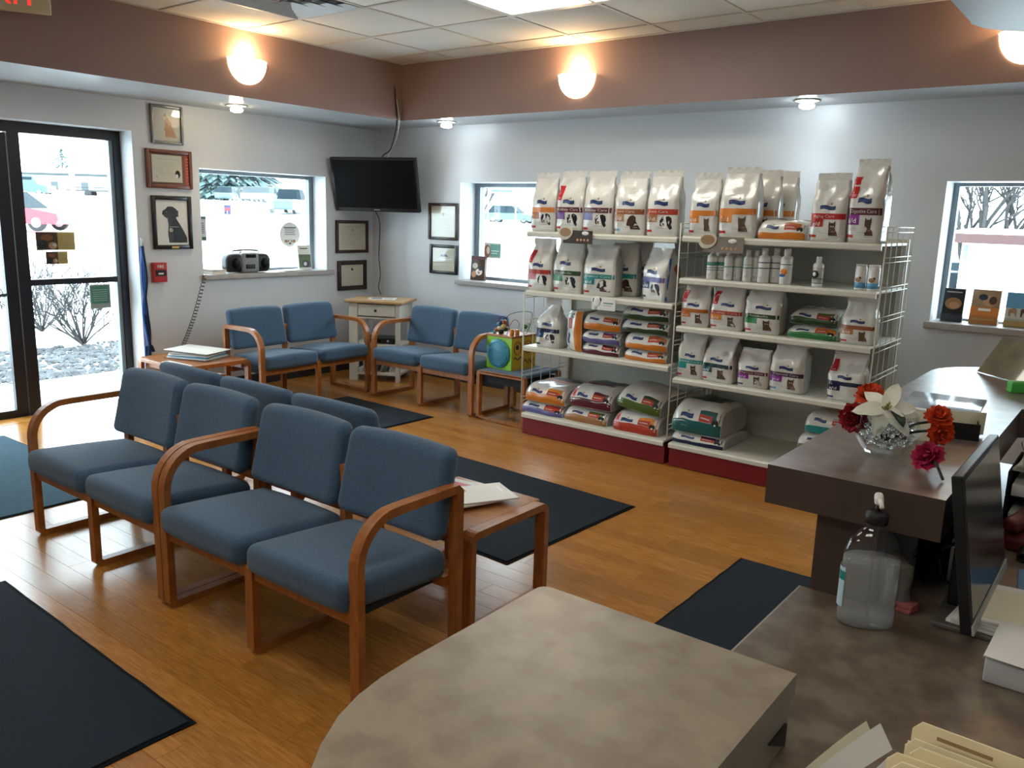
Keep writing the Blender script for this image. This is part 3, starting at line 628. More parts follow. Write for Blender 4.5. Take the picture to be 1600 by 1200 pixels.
def smooth(P_, n=6):
    P_ = [Vector(p) for p in P_]; out = []
    for i in range(len(P_)-1):
        a, b, c_, d = P_[max(0, i-1)], P_[i], P_[i+1], P_[min(len(P_)-1, i+2)]
        for k in range(n):
            s = k/n; out.append(.5*((2*b)+(c_-a)*s+(2*a-5*b+4*c_-d)*s*s+(3*b-a-3*c_+d)*s**3))
    return out+[P_[-1]]
for cl, P_ in wires: MB().tube(smooth(P_), .0025, 6).build('bead_wire', PAL[cl], tc_)
for x, y, z, r_, cl in [(.075, .05, .345, .02, 'aqua'), (.10, .055, .362, .022, 'navy'), (.125, .06, .365, .022, 'brown'), (.09, .04, .318, .018, 'cream'), (.125, .05, .335, .02, 'gold'), (.065, .035, .302, .018, 'dkorange'), (.05, .03, .284, .015, 'aqua'), (.10, .05, .29, .022, 'black'), (.13, .07, .312, .02, 'dkgreen'), (.155, .12, .30, .016, 'olive'), (.215, .21, .33, .02, 'green')]:
    MB().ball((x, y, z), r_).build('bead', PAL[cl], tc_)
for k in range(2): MB().lathe([(.016, 0), (.018, .003), (.018, .043), (.016, .046)], 14).build('barrel_bead', PAL['orange'], tc_, (.205+.032*k, .06+.025*k, .272))
for k in range(4): MB().tube([(.20+.012*k, .24+.01*k, .27)]+[(.20+.012*k+.012*math.cos(a), .24+.01*k+.03*math.cos(a), .31+.04*math.sin(a)) for a in [PI-j*PI/8 for j in range(9)]], .002, 5).build('bead_wire', PAL['grey'], tc_)

# ================================================================== FOOD SHELVES
def gondola(label, x0, x1, zs, wires_at):
    t = thing('shelf_unit', label, 'shelf unit', (x0, -1.15, 0)); w_ = x1-x0; dp_ = .60
    B((0, .0, .005), (w_, dp_, .125)).build('kick_base', RED, t)
    B((.0, dp_-.022, .125), (w_, dp_, zs[0]+.02)).build('back_panel', PANEL, t)
    for k, z in enumerate(zs):
        s = B((.004, -.012, z-.014), (w_-.004, dp_-.024, z-.0005)).build('shelf', WHITEP, t)
        q = MB(); q.prism([(-.026, z-.034), (-.012, z-.040), (-.010, z-.004), (-.018, z-.004), (-.026, z-.012)], .002, w_-.002, axis='x'); q.build('price_channel', WHITEP, s)
    for x in (.006, w_-.026): B((x, dp_-.05, .125), (x+.02, dp_-.022, zs[0]-.02)).build('upright', WHITEP, t)
    return t
gondola('left shelf unit with red base holding dog food bags', 2.845, 4.02, [1.49, 1.07, .665, .165], 0)
gondola('right shelf unit with red base holding cat food bags and bottles', 4.055, 5.24, [1.50, 1.24, .935, .60, .165], 0)
def wire_panel(label, x, z0, z1, nh):
    t = thing('wire_panel', label, 'wire rack', (x, -1.16, 0), group='white wire end panels of the shelves')
    q = [.0, .6]
    for y in (0, .6): MB().tube([(0, y, z0), (0, y, z1)], .005, 6).build('upright_wire', WHITEP, t)
    for k in range(1, 5): MB().tube([(0, .12*k, z0), (0, .12*k, z1)], .0028, 5).build('thin_wire', WHITEP, t)
    for k in range(nh):
        z = z1-(z1-z0)*k/(nh-.5)
        for dz in (0, -.028): MB().tube([(0, 0, z+dz), (0, .6, z+dz)], .0032, 5).build('cross_wire', WHITEP, t)
wire_panel('white wire panel at the left end of the dog food shelves', 2.832, .18, 1.04, 5)
wire_panel('white wire panel between the two shelf units', 4.037, .18, 1.575, 8)
wire_panel('white wire panel at the right end of the cat food shelves', 5.256, .18, 1.59, 9)

# ---- bags
def interp(G):
    n, m = len(G)-1, len(G[0])-1
    def S(u, v):
        x = min(max(u+.5, 0), 1)*m; y = min(max(v, 0), 1)*n; i = min(int(y), n-1); k = min(int(x), m-1); a, b = x-k, y-i
        p00, p01, p10, p11 = G[i][k], G[i][k+1], G[i+1][k], G[i+1][k+1]
        p = (p00*(1-a)+p01*a)*(1-b)+(p10*(1-a)+p11*a)*b
        nn = ((p01-p00)*(1-b)+(p11-p10)*b).cross((p10-p00)*(1-a)+(p11-p01)*a)
        return p, nn.normalized()
    return S
def prints(S, kind, band, badge, code, words, tag_, pet, e=(.0, .55), small='red'):
    P_ = Print(S); eu, ev = e
    # ribbon emblem with its small figure
    P_.rect(eu-.22, ev-.032, eu+.20, ev+.032, 'blue', .0012, 10, 3, wave=.012); P_.text('Prescription Diet', eu-.19, ev-.012, .024, .36, 'violet', .002); P_.text("Hill's", eu-.09, ev+.042, .02, .12, 'tan', .0018); P_.ell(eu+.06, ev+.062, .03, .018, 'tan')
    bt, bb, gb = (.455, .362, .235)
    P_.rect(-.485, bb, .485, bt, band, .0012, 12, 3)
    if words: P_.text(words, -.40, bb+.028, .046, .76 if len(words) > 10 else .60, 'pale', .002)
    P_.rect(-.485, gb, -.10, bb, badge, .0012, 6, 4)
    if code: P_.text(code, -.42, gb+.022, .062, .22, 'white', .002)
    if pet == 'dog':
        P_.poly([(-.10, .0), (-.16, .06), (-.15, .13), (-.06, .17), (.03, .16), (.04, .07), (.03, .0), (.0, -.03)], 'white', o=(.17, .16)); P_.poly([(-.17, .02), (-.19, .10), (-.13, .165), (-.07, .16), (-.085, .10), (-.12, .07), (-.12, .0)], 'black', .0018, o=(.17, .16))
        P_.poly([(-.03, .165), (.06, .18), (.15, .15), (.18, .08), (.13, .0), (.10, -.03), (.05, .02), (.02, .07), (-.01, .12)], 'black', .0018, o=(.17, .16)); P_.ell(.10, .18, .04, .014, 'skin', .002); P_.ell(.10, .207, .028, .014, 'black', .0022); P_.poly([(.12, -.05), (.19, -.02), (.16, .03), (.10, .0)], 'black', .0018, o=(.17, .16))
    elif pet == 'lab':
        P_.poly([(-.20, .02), (-.17, .10), (-.10, .17), (.0, .19), (.08, .16), (.10, .08), (.17, .02), (.24, -.06), (-.08, -.06), (-.10, .0), (-.15, .0)], 'lab', .0018, o=(.17, .16)); P_.poly([(.0, .17), (.07, .15), (.08, .06), (.03, .04), (.0, .10)], 'black', .0022, o=(.17, .16)); P_.ell(.0, .175, .03, .012, 'black', .0022)
    elif pet == 'cat':
        P_.poly([(-.10, .02), (-.11, .09), (-.10, .15), (-.06, .125), (.02, .125), (.075, .16), (.075, .09), (.06, .04), (.12, -.03), (.15, -.085), (-.10, -.085)], 'tabby', .0016, o=(.17, .18))
        for k, (a, b_) in enumerate([(-.04, .10), (.03, -.015), (-.05, -.05), (.06, -.065)]): P_.rect(.17+a-.05, .18+b_-.008, .17+a+.055, .18+b_+.006, 'black' if k % 2 == 0 else 'tan', .002, 3, 1, skew=.02)
        P_.ell(.135, .245, .018, .010, 'cream', .0022); P_.ell(.19, .245, .018, .010, 'cream', .0022)
    P_.rect(-.47, .065, -.28, .105, small, .0012, 3, 2); P_.ell(-.49+.03, .085, .04, .03, 'brown', .0016)
    for k, (a, b_, v) in enumerate([(-.12, .46, .135), (.06, .46, .075), (-.05, .46, .045)]): P_.rect(a, v-.004, b_, v+.004, 'grey', .001, 4, 1)
    P_.rect(-.47, .16, -.15, .166, 'grey', .001, 3, 1); P_.rect(-.47, .19, -.2, .196, 'grey', .001, 3, 1)
    if tag_:
        a, b_ = tag_; P_.rect(-.47, a, -.27, b_, 'red', .0012, 5, 6, skew=.04); P_.rect(-.43, a+.02, -.33, a+.05, 'pink', .0018, 3, 2)
    return P_
def stand_bag(label, xc, yf, z, wd, h, dp_, rz=0, seed=0, band='red', badge='orange', code='', words='', tag_=None, pet='cat', flap=.04, fold=.55, neck=.93, small='red', group='food bags standing on the shelves', blank=False, lean=0., e=(.0, .55), crump=1.):
    t = thing('food_bag', label, 'pet food', (xc, yf+dp_/2, z), rz, group); NU, ND, NT = 12, 5, 16
    sd = Vector((seed*7.3, seed*3.1, 0)); rings = []; hb = h-flap
    def sm(a, b, x):
        x = min(1, max(0, (x-a)/(b-a))); return x*x*(3-2*x)
    for i in range(NT+1):
        tt = i/NT; k = sm(fold, 1.0, tt); W_ = wd*(1-.05*sm(0, .12, .12-tt)-(1-neck)*sm(.5, .95, tt)*.8); Dd = dp_*(1-k)+.008*k; Dd *= (.93+.07*sm(0, .1, tt))
        zz = hb*tt; P_ = []
        bul = .010*math.sin(PI*min(1, tt*1.25)) if tt < .8 else 0
        for j in range(NU+1):
            u = j/NU-.5; P_.append(Vector((u*W_, -Dd/2-bul*(1-(2*u)**2)+(.012 if abs(u) > .49 else 0)*(1-k), zz)))
        for j in range(1, ND):
            v = j/ND; P_.append(Vector((W_/2-(.25*Dd*math.sin(PI*v))*k-.0+.006*math.sin(PI*v)*(1-k), Dd*(v-.5), zz)))
        for j in range(NU+1):
            u = .5-j/NU; P_.append(Vector((u*W_, Dd/2+bul*(1-(2*u)**2)-(.012 if abs(u) > .49 else 0)*(1-k), zz)))
        for j in range(1, ND):
            v = 1-j/ND; P_.append(Vector((-W_/2+(.25*Dd*math.sin(PI*v))*k-.006*math.sin(PI*v)*(1-k), Dd*(v-.5), zz)))
        amp = .0095*crump*sm(0, .1, tt)*(1+1.2*sm(.5, .8, tt))*(1-.6*sm(.93, 1, tt))
        for p in P_:
            q = p*14+sd; p.y += (noise.noise(q)+.5*noise.noise(q*2.3))*amp*min(1, Dd/.03); p.x += noise.noise(q+Vector((9, 9, 9)))*amp*.5
            p.y += lean*tt*h
        rings.append(P_)
    n = len(rings[0]); vs = [p for r_ in rings for p in r_]
    fs = [(i*n+k, i*n+(k+1) % n, (i+1)*n+(k+1) % n, (i+1)*n+k) for i in range(NT) for k in range(n)]
    b = MB(); b.add(vs, fs, 0, True); b.add(rings[0], [tuple(range(n))[::-1]], 0)
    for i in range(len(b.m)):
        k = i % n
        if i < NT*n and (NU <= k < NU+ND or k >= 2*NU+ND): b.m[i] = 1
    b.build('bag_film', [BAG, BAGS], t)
    # heat-sealed top flap
    top = rings[-1][:NU+1]; yb = rings[-1][NU+ND][1]
    rows = [[Vector((p.x, (p.y+yb)/2+.002*math.sin(k*2+j*3)*j+(lean*flap*j/3), hb-.004+(flap+.004)*j/3+.003*noise.noise(Vector((p.x*20, seed, j))))) for k, p in enumerate(top)] for j in range(4)]
    f = MB().grid(rows).grid([[p+Vector((0, .004, 0)) for p in r_] for r_ in rows], flip=True).build('top_seal', BAGS if crump < 0 else BAG, t)
    if not blank:
        S = interp([r_[:NU+1] for r_ in rings]); prints(S, 'stand', band, badge, code, words, tag_, pet, e, small).build('printed_front', t)
    return t
def lying_bag(label, xc, yf, z, wd, h, dp_, stripe, seed=0, rz=0, tilt=0., band='red', pet='black', tagged=False, roll=0., group='food bags lying in stacks on the shelves', back=None, rot=None, full=False):
    t = thing('food_bag', label, 'pet food', (xc, yf, z), rz, group, rot=rot or (tilt, roll, rz)); NU = 14
    prof = [(.0, .0), (-.004, .12), (-.008, .25), (-.006, .38), (.002, .52), (.016, .68), (.036, .82), (.068, .92), (.12, .985), (.20, 1.0), (dp_*.6, 1.0), (dp_*.8, .97), (dp_*.93, .82), (dp_, .5), (dp_-.005, .2), (dp_-.02, 0)]
    if full: prof = [(.0, .0), (-.006, .12), (-.010, .25), (-.008, .40), (-.002, .58), (.008, .74), (.02, .86), (.05, .95), (.10, .99), (.2, 1.0), (dp_*.6, 1.0), (dp_*.8, .97), (dp_*.93, .82), (dp_, .5), (dp_-.005, .2), (dp_-.02, 0)]
    sd = Vector((seed*5.7, seed*2.9, 1)); rows = []
    for i, (py, pz) in enumerate(prof):
        r_ = []
        for j in range(NU+1):
            u = j/NU-.5; e = abs(2*u); endk = 1-.17*e**10*(pz > .05); p = Vector((u*wd*(1-.02*pz*(1 if pz > .6 else 0)), py+.018*e**6*(1 if i < 8 else -1 if i > 12 else 0), pz*h*endk))
            q = p*13+sd; a = .011 if 0 < i < len(prof)-1 else 0
            if pz > .05: p.z += noise.noise(q)*a; p.y += noise.noise(q+Vector((5, 5, 5)))*a*.7
            p.z = max(p.z, 0); r_.append(p)
        rows.append(r_)
    b = MB(); b.grid(rows); m_ = len(prof)
    for j in (0, NU):
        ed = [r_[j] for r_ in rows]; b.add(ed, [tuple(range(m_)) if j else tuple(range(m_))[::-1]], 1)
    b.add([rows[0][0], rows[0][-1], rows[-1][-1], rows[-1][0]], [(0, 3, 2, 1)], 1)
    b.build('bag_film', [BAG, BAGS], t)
    S = interp(rows[:9]); P_ = Print(S)
    P_.rect(-.49, .02, .49, .345 if full else .44, stripe, .0012, 14, 4)
    P_.rect(-.32, .50, -.06, .61, 'blue', .0012, 6, 2, wave=.02); P_.text('Prescription Diet', -.30, .53, .045, .22, 'violet', .002); P_.ell(-.18, .655, .02, .025, 'tan')
    P_.rect(.06, .47, .46, .72, band, .0012, 5, 3); P_.rect(.06, .45, .32, .62, 'brick', .0016, 4, 2); P_.rect(.09, .525, .27, .55, 'pale', .0024, 2, 1)
    P_.ell(.355, .47, .04, .075, pet, .002); P_.ell(.405, .46, .034, .08, pet, .0022); P_.ell(.38, .40, .02, .03, 'white', .0026)
    if tagged: P_.rect(-.46, .46, -.36, .76, 'pink', .0014, 3, 3); P_.rect(-.44, .52, -.38, .68, 'red', .002, 2, 2)
    if back:
        S2 = interp(rows[8:13]); P2 = Print(S2)
        P_.b.v += []; 
        P2.rect(-.48, .10, .30, .50, back, .0012, 10, 4); P2.rect(-.25, .35, .40, .95, 'black', .0016, 6, 4); P2.build('printed_top', t)
    P_.build('printed_end', t); return t
T1 = dict(h=.405, dp_=.12)
dog = 'dog food bag, top shelf of left unit, '
stand_bag(dog+'leftmost, with orange band and tricolour dog', 2.945, -1.13, 1.49, .205, .405, .12, 0, 1, 'orange', 'dkorange', '', '', None, 'dog')
stand_bag(dog+'second, with red side strip and purple badge', 3.165, -1.13, 1.49, .215, .415, .12, 0, 2, 'maroon', 'purple', '', 'Kidney Care', (.58, .84), 'dog')
stand_bag(dog+'third, with maroon band and pale violet badge', 3.394, -1.13, 1.49, .230, .415, .12, 0, 3, 'maroon', 'violet', '', 'Kidney Care', None, 'dog')
stand_bag(dog+'fourth, with brown retriever and blue label', 3.640, -1.13, 1.49, .228, .405, .12, 0, 4, 'brown', 'ltbrown', 'j/d', 'Joint Care', None, 'lab', small='sky')
stand_bag(dog+'rightmost, with brick band over tricolour dog', 3.880, -1.13, 1.49, .222, .415, .12, 0, 5, 'brick', 'ltbrown', 'j/d', 'Joint Care', None, 'dog')
stand_bag('plain pale bag showing behind the third and fourth bags on the top left shelf', 3.53, -.95, 1.49, .22, .42, .12, 0, 6, blank=True, pet='')
cat = 'cat food bag, top shelf of right unit, '
stand_bag(cat+'leftmost, with orange band', 4.164, -1.13, 1.50, .188, .385, .11, 0, 7, 'orange', 'orange', 'c/d', '', None, 'cat')
stand_bag(cat+'second, wide, with orange band', 4.385, -1.13, 1.50, .235, .42, .13, 0, 8, 'orange', 'orange', 'c/d', '', None, 'cat')
stand_bag(cat+'partly hidden right behind the wide orange one', 4.47, -.97, 1.50, .20, .41, .12, 0, 9, 'orange', 'orange', '', '', None, 'cat')
stand_bag(cat+'farthest back behind the orange ones', 4.53, -.84, 1.50, .19, .41, .12, 0, 10, 'orange', 'orange', '', '', None, 'cat')
stand_bag(cat+'second from right, all red band and badge', 4.925, -1.13, 1.50, .20, .38, .11, -.05, 11, 'red', 'brick', 'g/d', 'Aging Care', None, 'cat')
stand_bag(cat+'rightmost and tallest, red strip, plum band', 5.125, -1.13, 1.50, .185, .455, .14, -.10, 12, 'maroon', 'magenta', 'i/d', 'Digestive Care', (.58, .86), 'cat')
lying_bag('orange-striped bag lying flat on the top shelf of the right unit', 4.66, -1.12, 1.50, .285, .115, .22, 'orange', 13, band='dkorange', full=True)
d2 = 'dog food bag, second shelf of left unit, '
stand_bag(d2+'leftmost, with red strip and brick band', 2.930, -1.13, 1.07, .205, .37, .14, 0, 14, 'brick', 'pink', '', '', (.60, .86), 'dog')
stand_bag(d2+'with green band and green badge', 3.170, -1.13, 1.07, .235, .385, .15, 0, 15, 'dkgreen', 'green', '', 'Metabolic', None, 'dog', e=(-.05, .6))
stand_bag(d2+'with teal band and brown dog', 3.425, -1.125, 1.07, .245, .345, .14, .06, 16, 'teal', 'teal', 't/d', 'Dental Care', None, 'lab', flap=.02)
stand_bag(d2+'just behind the front teal one', 3.53, -.98, 1.07, .21, .36, .10, .05, 17, 'teal', 'teal', '', '', None, 'lab', flap=.02)
stand_bag(d2+'third in line behind the teal ones', 3.62, -.85, 1.07, .21, .37, .10, .05, 18, 'dkteal', 'teal', '', '', None, 'lab', flap=.02)
bb_ = stand_bag(d2+'rightmost, turned, with violet blue band', 3.870, -1.13, 1.07, .215, .385, .15, -.35, 19, 'violet', 'blue', 'u/d', '', None, 'dog', small='blue')
q = MB().grid([[(.1085+.004*math.sin(PI*j/4), -.062+.022*j/4+(.02*i/8), .01+.27*i/8) for j in range(5)] for i in range(9)]); q.build('side_stripe', PAL['blue2'], bb_)
MB().ball((.110, .025, .2), .034, sc=(.1, 1, 1.25)).build('side_emblem', PAL['brown'], bb_)
c3 = 'cat food bag, third shelf of right unit, '
stand_bag(c3+'leftmost, with brown band and orange badge', 4.152, -1.13, .935, .188, .262, .13, 0, 20, 'dkorange', 'orange', 'h/d', '', (.60, .9), 'cat', flap=.012, fold=.7)
stand_bag(c3+'second, dark red band and orange badge', 4.365, -1.13, .935, .212, .272, .14, 0, 21, 'brick', 'orange', 'k/d', 'Kidney Care', (.60, .9), 'cat', flap=.012, fold=.72, e=(.05, .6))
stand_bag(c3+'with dark green band and badge', 4.592, -1.13, .935, .218, .275, .15, 0, 22, 'dkgreen', 'green', '', 'Metabolic', None, 'cat', flap=.012, fold=.72, e=(.05, .6))
lying_bag('green-striped bag lying on top of another right of the green cat bag', 4.89, -1.10, 1.018, .28, .088, .26, 'dkgreen', 23, band='olive')
lying_bag('green-striped bag lying beneath another right of the green cat bag', 4.89, -1.11, .935, .29, .082, .27, 'green', 24, band='orange')
stand_bag(c3+'rightmost, with light brown band and badge', 5.148, -1.13, .935, .182, .265, .13, 0, 25, 'brown', 'ltbrown', 's/d', '', None, 'cat', flap=.03, fold=.6)
c4 = 'cat food bag, fourth shelf of right unit, '
stand_bag(c4+'leftmost, with teal band', 4.148, -1.13, .60, .180, .29, .13, 0, 26, 'teal', 'teal', '', 'Dental Care', None, 'cat', flap=.02, fold=.65)
stand_bag(c4+'bulging, with dark green band and teal badge', 4.338, -1.13, .60, .215, .29, .15, -.12, 27, 'deep', 'dkteal', 'w/d', '', None, 'cat', flap=.03, fold=.68, crump=1.6)
stand_bag(c4+'short one with purple band and magenta badge', 4.565, -1.13, .60, .195, .235, .12, 0, 28, 'maroon', 'magenta', 'y/d', 'Thyroid Care', None, 'cat', flap=.01, fold=.6, small='blue')
stand_bag(c4+'with near-black band and magenta badge', 4.775, -1.13, .60, .205, .28, .14, 0, 29, 'plum', 'magenta', 'y/d', 'Thyroid Care', None, 'cat', flap=.01, fold=.75, small='sky')
stand_bag(c4+'rightmost, with red strip and navy band', 5.115, -1.13, .60, .20, .275, .14, -.05, 30, 'navy', 'navy', 'z/d', '', (.66, .92), '', flap=.02, fold=.6, crump=1.6, small='blue')
lying_bag('big teal-striped bag with dark printed top on the base deck of the right unit', 4.215, -1.125, .238, .345, .20, .44, 'dkteal', 31, band='dkteal', back='deep')
lying_bag('navy-striped bag lying under the big teal bag', 4.235, -1.125, .165, .36, .075, .42, 'navy', 32, band='navy', full=True)
lying_bag('teal-striped bag on top of the stack at the right end of the base deck', 5.04, -1.09, .378, .28, .125, .40, 'teal', 33, band='grey', full=True)
lying_bag('green-striped bag in the middle of the stack at the right end of the base deck', 5.02, -1.12, .265, .29, .112, .42, 'olive', 34, full=True)
lying_bag('plain white-ended bag under the green-striped one behind the counter', 5.02, -1.12, .165, .30, .10, .42, 'pale', 35, full=True)
d3 = 'dog food bag, third shelf of left unit, '
stand_bag('white '+d3+'tall, with navy band', 3.022, -1.13, .665, .205, .365, .14, 0, 36, 'navy', 'blue', '', '', None, 'dog', neck=.55, flap=.06, fold=.5, crump=1.6, small='blue')
lying_bag('orange-edged '+d3+'standing on its side', 3.312, -1.12, .809, .285, .155, .24, 'orange', 37, rot=(0, -PI/2, 0), band='white', full=True)
for i, (z, h_, st_, lb) in enumerate([(.835, .118, 'orange', 'orange-striped, top of three in middle stack'), (.745, .092, 'violet', 'violet-striped, middle of three in middle stack'), (.665, .082, 'maroon', 'maroon-striped, bottom of three in middle stack')]): lying_bag(d3+lb, 3.465, -1.12, z, .30, h_, .36, st_, 40+i, full=True, band=['dkorange', 'purple', 'maroon'][i])
for i, (z, h_, st_, lb, x, w_) in enumerate([(.938, .098, 'dkgreen', 'green-striped, topmost of four in right stack', 3.80, .34), (.852, .088, 'dkgreen', 'green-striped, second of four in right stack', 3.80, .345), (.742, .112, 'orange', 'orange-striped, third of four in right stack', 3.815, .315), (.665, .08, 'orange', 'orange-striped, bottom of four in right stack', 3.815, .315)]): lying_bag(d3+lb, x, -1.12, z, w_, h_, .36, st_, 45+i, full=True, band=['dkgreen', 'dkgreen', 'dkorange', 'dkorange'][i])
bd = 'bag lying on the base deck of the left unit, '
lying_bag('orange-striped '+bd+'upper left', 3.01, -1.12, .252, .36, .135, .44, 'orange', 50, band='orange', back='dkorange')
lying_bag('violet-striped '+bd+'lower left', 2.995, -1.13, .165, .37, .09, .44, 'violet', 51, band='brick')
lying_bag('maroon-striped '+bd+'upper middle', 3.402, -1.12, .275, .345, .145, .44, 'maroon', 52, band='maroon', tagged=True, back='maroon')
lying_bag('brown-striped '+bd+'lower middle', 3.375, -1.13, .165, .355, .112, .44, 'ltbrown', 53, band='olive')
lying_bag('green-striped '+bd+'tilted, upper right', 3.775, -1.105, .315, .335, .145, .42, 'olive', 54, band='dkgreen', roll=.12)
lying_bag('red-brown-striped '+bd+'lower right', 3.775, -1.13, .165, .345, .14, .44, 'brick', 55, band='orange', tagged=True)

# ---- bottles and cans on the second shelf of the right unit
def bottle(label, x, y, r_, h, lab, style=0):
    t = thing('shampoo_bottle' if style < 3 else 'spray_can', label, 'bottle' if style < 3 else 'can', (x, y, 1.2402), rnd.uniform(-.3, .3), 'grooming bottles on the shelf')
    if style == 3:
        MB().lathe([(r_*.9, 0), (r_, .004), (r_, h-.022), (r_*.9, h-.012), (r_*.86, h-.010)], 20).build('can_body', PAL['white'], t); MB().lathe([(r_*.93, h-.010), (r_*.95, h-.002), (r_*.7, h+.001)], 20).build('lid', PAL['white'], t)
        MB().lathe([(r_*1.012, .012), (r_*1.012, .042)], 20).build('label_band', PAL['sky'], t); o = MB().ball((0, -r_*1.0, .058), .013, sc=(1.3, .15, 1)).build('pet_print', PAL['tan'], t); MB().ball((.012, -r_*.98, .068), .008, sc=(1, .15, 1)).build('pet_print', PAL['lab'], t); return
    nk = .45 if style else .5; hs = h*.80
    MB().lathe([(r_*.85, 0), (r_, .006), (r_, hs*.86), (r_*.93, hs*.94), (r_*nk*1.1, hs), (r_*nk, hs+.004)], 20).build('bottle_body', PAL['white'], t)
    MB().lathe([(r_*(nk+.06), hs+.001), (r_*(nk+.06), h-.003), (r_*nk*.8, h)], 16).build('cap', PAL['white'], t)
    if style == 2:
        MB().lathe([(r_*1.012, .03), (r_*1.012, hs*.80)], 20).build('label_band', PAL['pale'], t); MB().ball((0, -r_*.95, hs*.52), .024, sc=(1, .2, 1)).build('label_print', PAL['black'], t); MB().ball((0, -r_*1.13, hs*.53), .010, sc=(1, .2, 1.2)).build('label_print', PAL['white'], t)
        for z in (.02, .045): MB().lathe([(r_*1.02, z), (r_*1.02, z+.004)], 20).build('label_line', PAL['black'], t)
        return
    for z, hh in lab[1]: MB().lathe([(r_*1.012, z), (r_*1.012, z+hh)], 20).build('label_band', PAL[lab[0]], t)
    if len(lab) > 2: MB().ball((.0, -r_*.96, h*.36), .020, sc=(1, .2, 1)).build('label_print', PAL[lab[2]], t); MB().ball((-.008, -r_*.97, h*.26), .016, sc=(1.2, .2, .6)).build('label_print', PAL[lab[3]], t)
    else: MB().tube([(-.006, -r_*1.0, .03), (.004, -r_*1.02, .036), (.008, -r_*1.0, .028), (-.002, -r_*1.02, .022)], .002, 5).build('label_print', PAL['grey'], t)
TE = ('pgreen', [(.085, .022), (.07, .004), (.055, .004)])
bp = 'white bottle, second shelf of right unit, '
bottle(bp+'leftmost, with wide green band', 4.236, -1.10, .031, .192, TE); bottle(bp+'just right behind the leftmost', 4.285, -1.06, .030, .192, TE)
bottle(bp+'thin green line, front of second pair', 4.345, -1.10, .027, .188, ('pgreen', [(.08, .006)])); bottle(bp+'rear of the second pair', 4.388, -1.065, .026, .188, ('pgreen', [(.08, .006)]))
bottle(bp+'thin green line, front of third pair', 4.467, -1.10, .027, .19, ('pgreen', [(.08, .006), (.1, .003)])); bottle(bp+'rear of the third pair', 4.508, -1.065, .026, .19, ('pgreen', [(.08, .006)]))
BLs = ('blue', [(.118, .005), (.085, .005)])
bottle(bp+'tall with two blue lines, front of three', 4.568, -1.10, .034, .207, BLs, 1); bottle(bp+'with blue lines, middle of three', 4.620, -1.045, .033, .207, BLs, 1); bottle(bp+'with blue lines, rearmost of three', 4.668, -.985, .033, .207, BLs, 1)
bottle(bp+'with orange picture', 4.704, -1.105, .034, .207, ('blue', [(.115, .004)], 'orange', 'blue2'), 1)
bottle(bp+'standing alone with black shield label', 4.890, -1.10, .030, .172, None, 2)
bottle('white can with blue foot on the second shelf, left of two', 5.128, -1.10, .0305, .142, None, 3); bottle('white can with blue foot on the second shelf, right of two', 5.197, -1.10, .0325, .142, None, 3)

# ---- little cards on the shelf edges
def shelf_card(label, x, z, wd, h, col, deco, rz=0):
    t = thing('shelf_card', label, 'sign', (x, -1.183, z), rz); B((-wd/2, -.003, 0), (wd/2, 0, h)).build('card', col, t); deco(t); return t
def d1(t):
    o = MB().prism([(-.098+.058*math.cos(k*PI/9), .068+.045*math.sin(k*PI/9)+.05*.2*math.cos(k*PI/9)) for k in range(18)], -.008, -.0035, axis='y').build('bowl_print', PAL['cream'], t); MB().prism([(-.098+.046*math.cos(k*PI/9), .074+.030*math.sin(k*PI/9)) for k in range(18)], -.0095, -.0082, axis='y').build('kibble_print', PAL['tan'], o)
    MB().ball((.06, -.003, .07), .028, sc=(1, .12, .5)).build('emblem_print', PAL['white'], t)
    for k in range(4): MB().ball((.0+.028*k, -.003, .025), .009, sc=(1, .2, 1)).build('dot_print', PAL['skin'], t)
shelf_card('dark brown card with a bowl of kibble hung on the top left shelf edge', 3.285, 1.418, .235, .088, c(.045, .028, .022), d1)
shelf_card('grey brown card with a bowl of kibble hung on the top right shelf edge', 4.335, 1.408, .26, .095, c(.24, .20, .17), d1)
def d2_(t):
    for x, z, r_, cl in [(-.05, .055, .030, 'white'), (-.072, .062, .014, 'black'), (-.028, .068, .012, 'black'), (-.05, .035, .010, 'black'), (-.06, .012, .012, 'grey')]: MB().ball((x, -.0035, z), r_, sc=(1, .12, 1.2)).build('dog_print', PAL[cl], t)
    B((.0, -.0042, .045), (.075, -.003, .052)).build('line_print', PAL['teal'], t); B((.0, -.0042, .03), (.06, -.003, .034)).build('line_print', PAL['grey'], t)
shelf_card('white card with a spotted dog hung on the second left shelf edge', 3.515, .985, .185, .08, PAL['white'], d2_)
# ================================================================== ON THE WALLS
def framed(name, label, cat, wall, a, b, z0, z1, fr, fm, paper, mount=None, depth=.022, deco=None, group=None, matw=0.):
    """frame on a wall: wall 'left' spans y a..b, 'back' spans x a..b; local x to the viewer's right, local y outward, z up"""
    wd, h = b-a, z1-z0
    if wall == 'left': t = thing(name, label, cat, (0.001, (a+b)/2, z0), PI/2, group)
    else: t = thing(name, label, cat, ((a+b)/2, -.001, z0), 0, group)
    for p0, p1 in (((-wd/2, -depth, 0), (-wd/2+fr, 0, h)), ((wd/2-fr, -depth, 0), (wd/2, 0, h)), ((-wd/2+fr, -depth, 0), (wd/2-fr, 0, fr)), ((-wd/2+fr, -depth, h-fr), (wd/2-fr, 0, h))): MB().rbox(p0, p1, .004, seg=1, inner=0).build('frame', fm, t)
    B((-wd/2+fr, -.008, fr), (wd/2-fr, 0, h-fr)).build('sheet', paper, t)
    B((-wd/2+fr, -.0125, fr), (wd/2-fr, -.0115, h-fr)).build('glazing', PET, t)
    if deco:
        S = plane_S((-wd/2, -.0082, 0), (wd, 0, 0), (0, 0, h)); P_ = Print(S); deco(P_); P_.build('printed_picture', t)
    return t
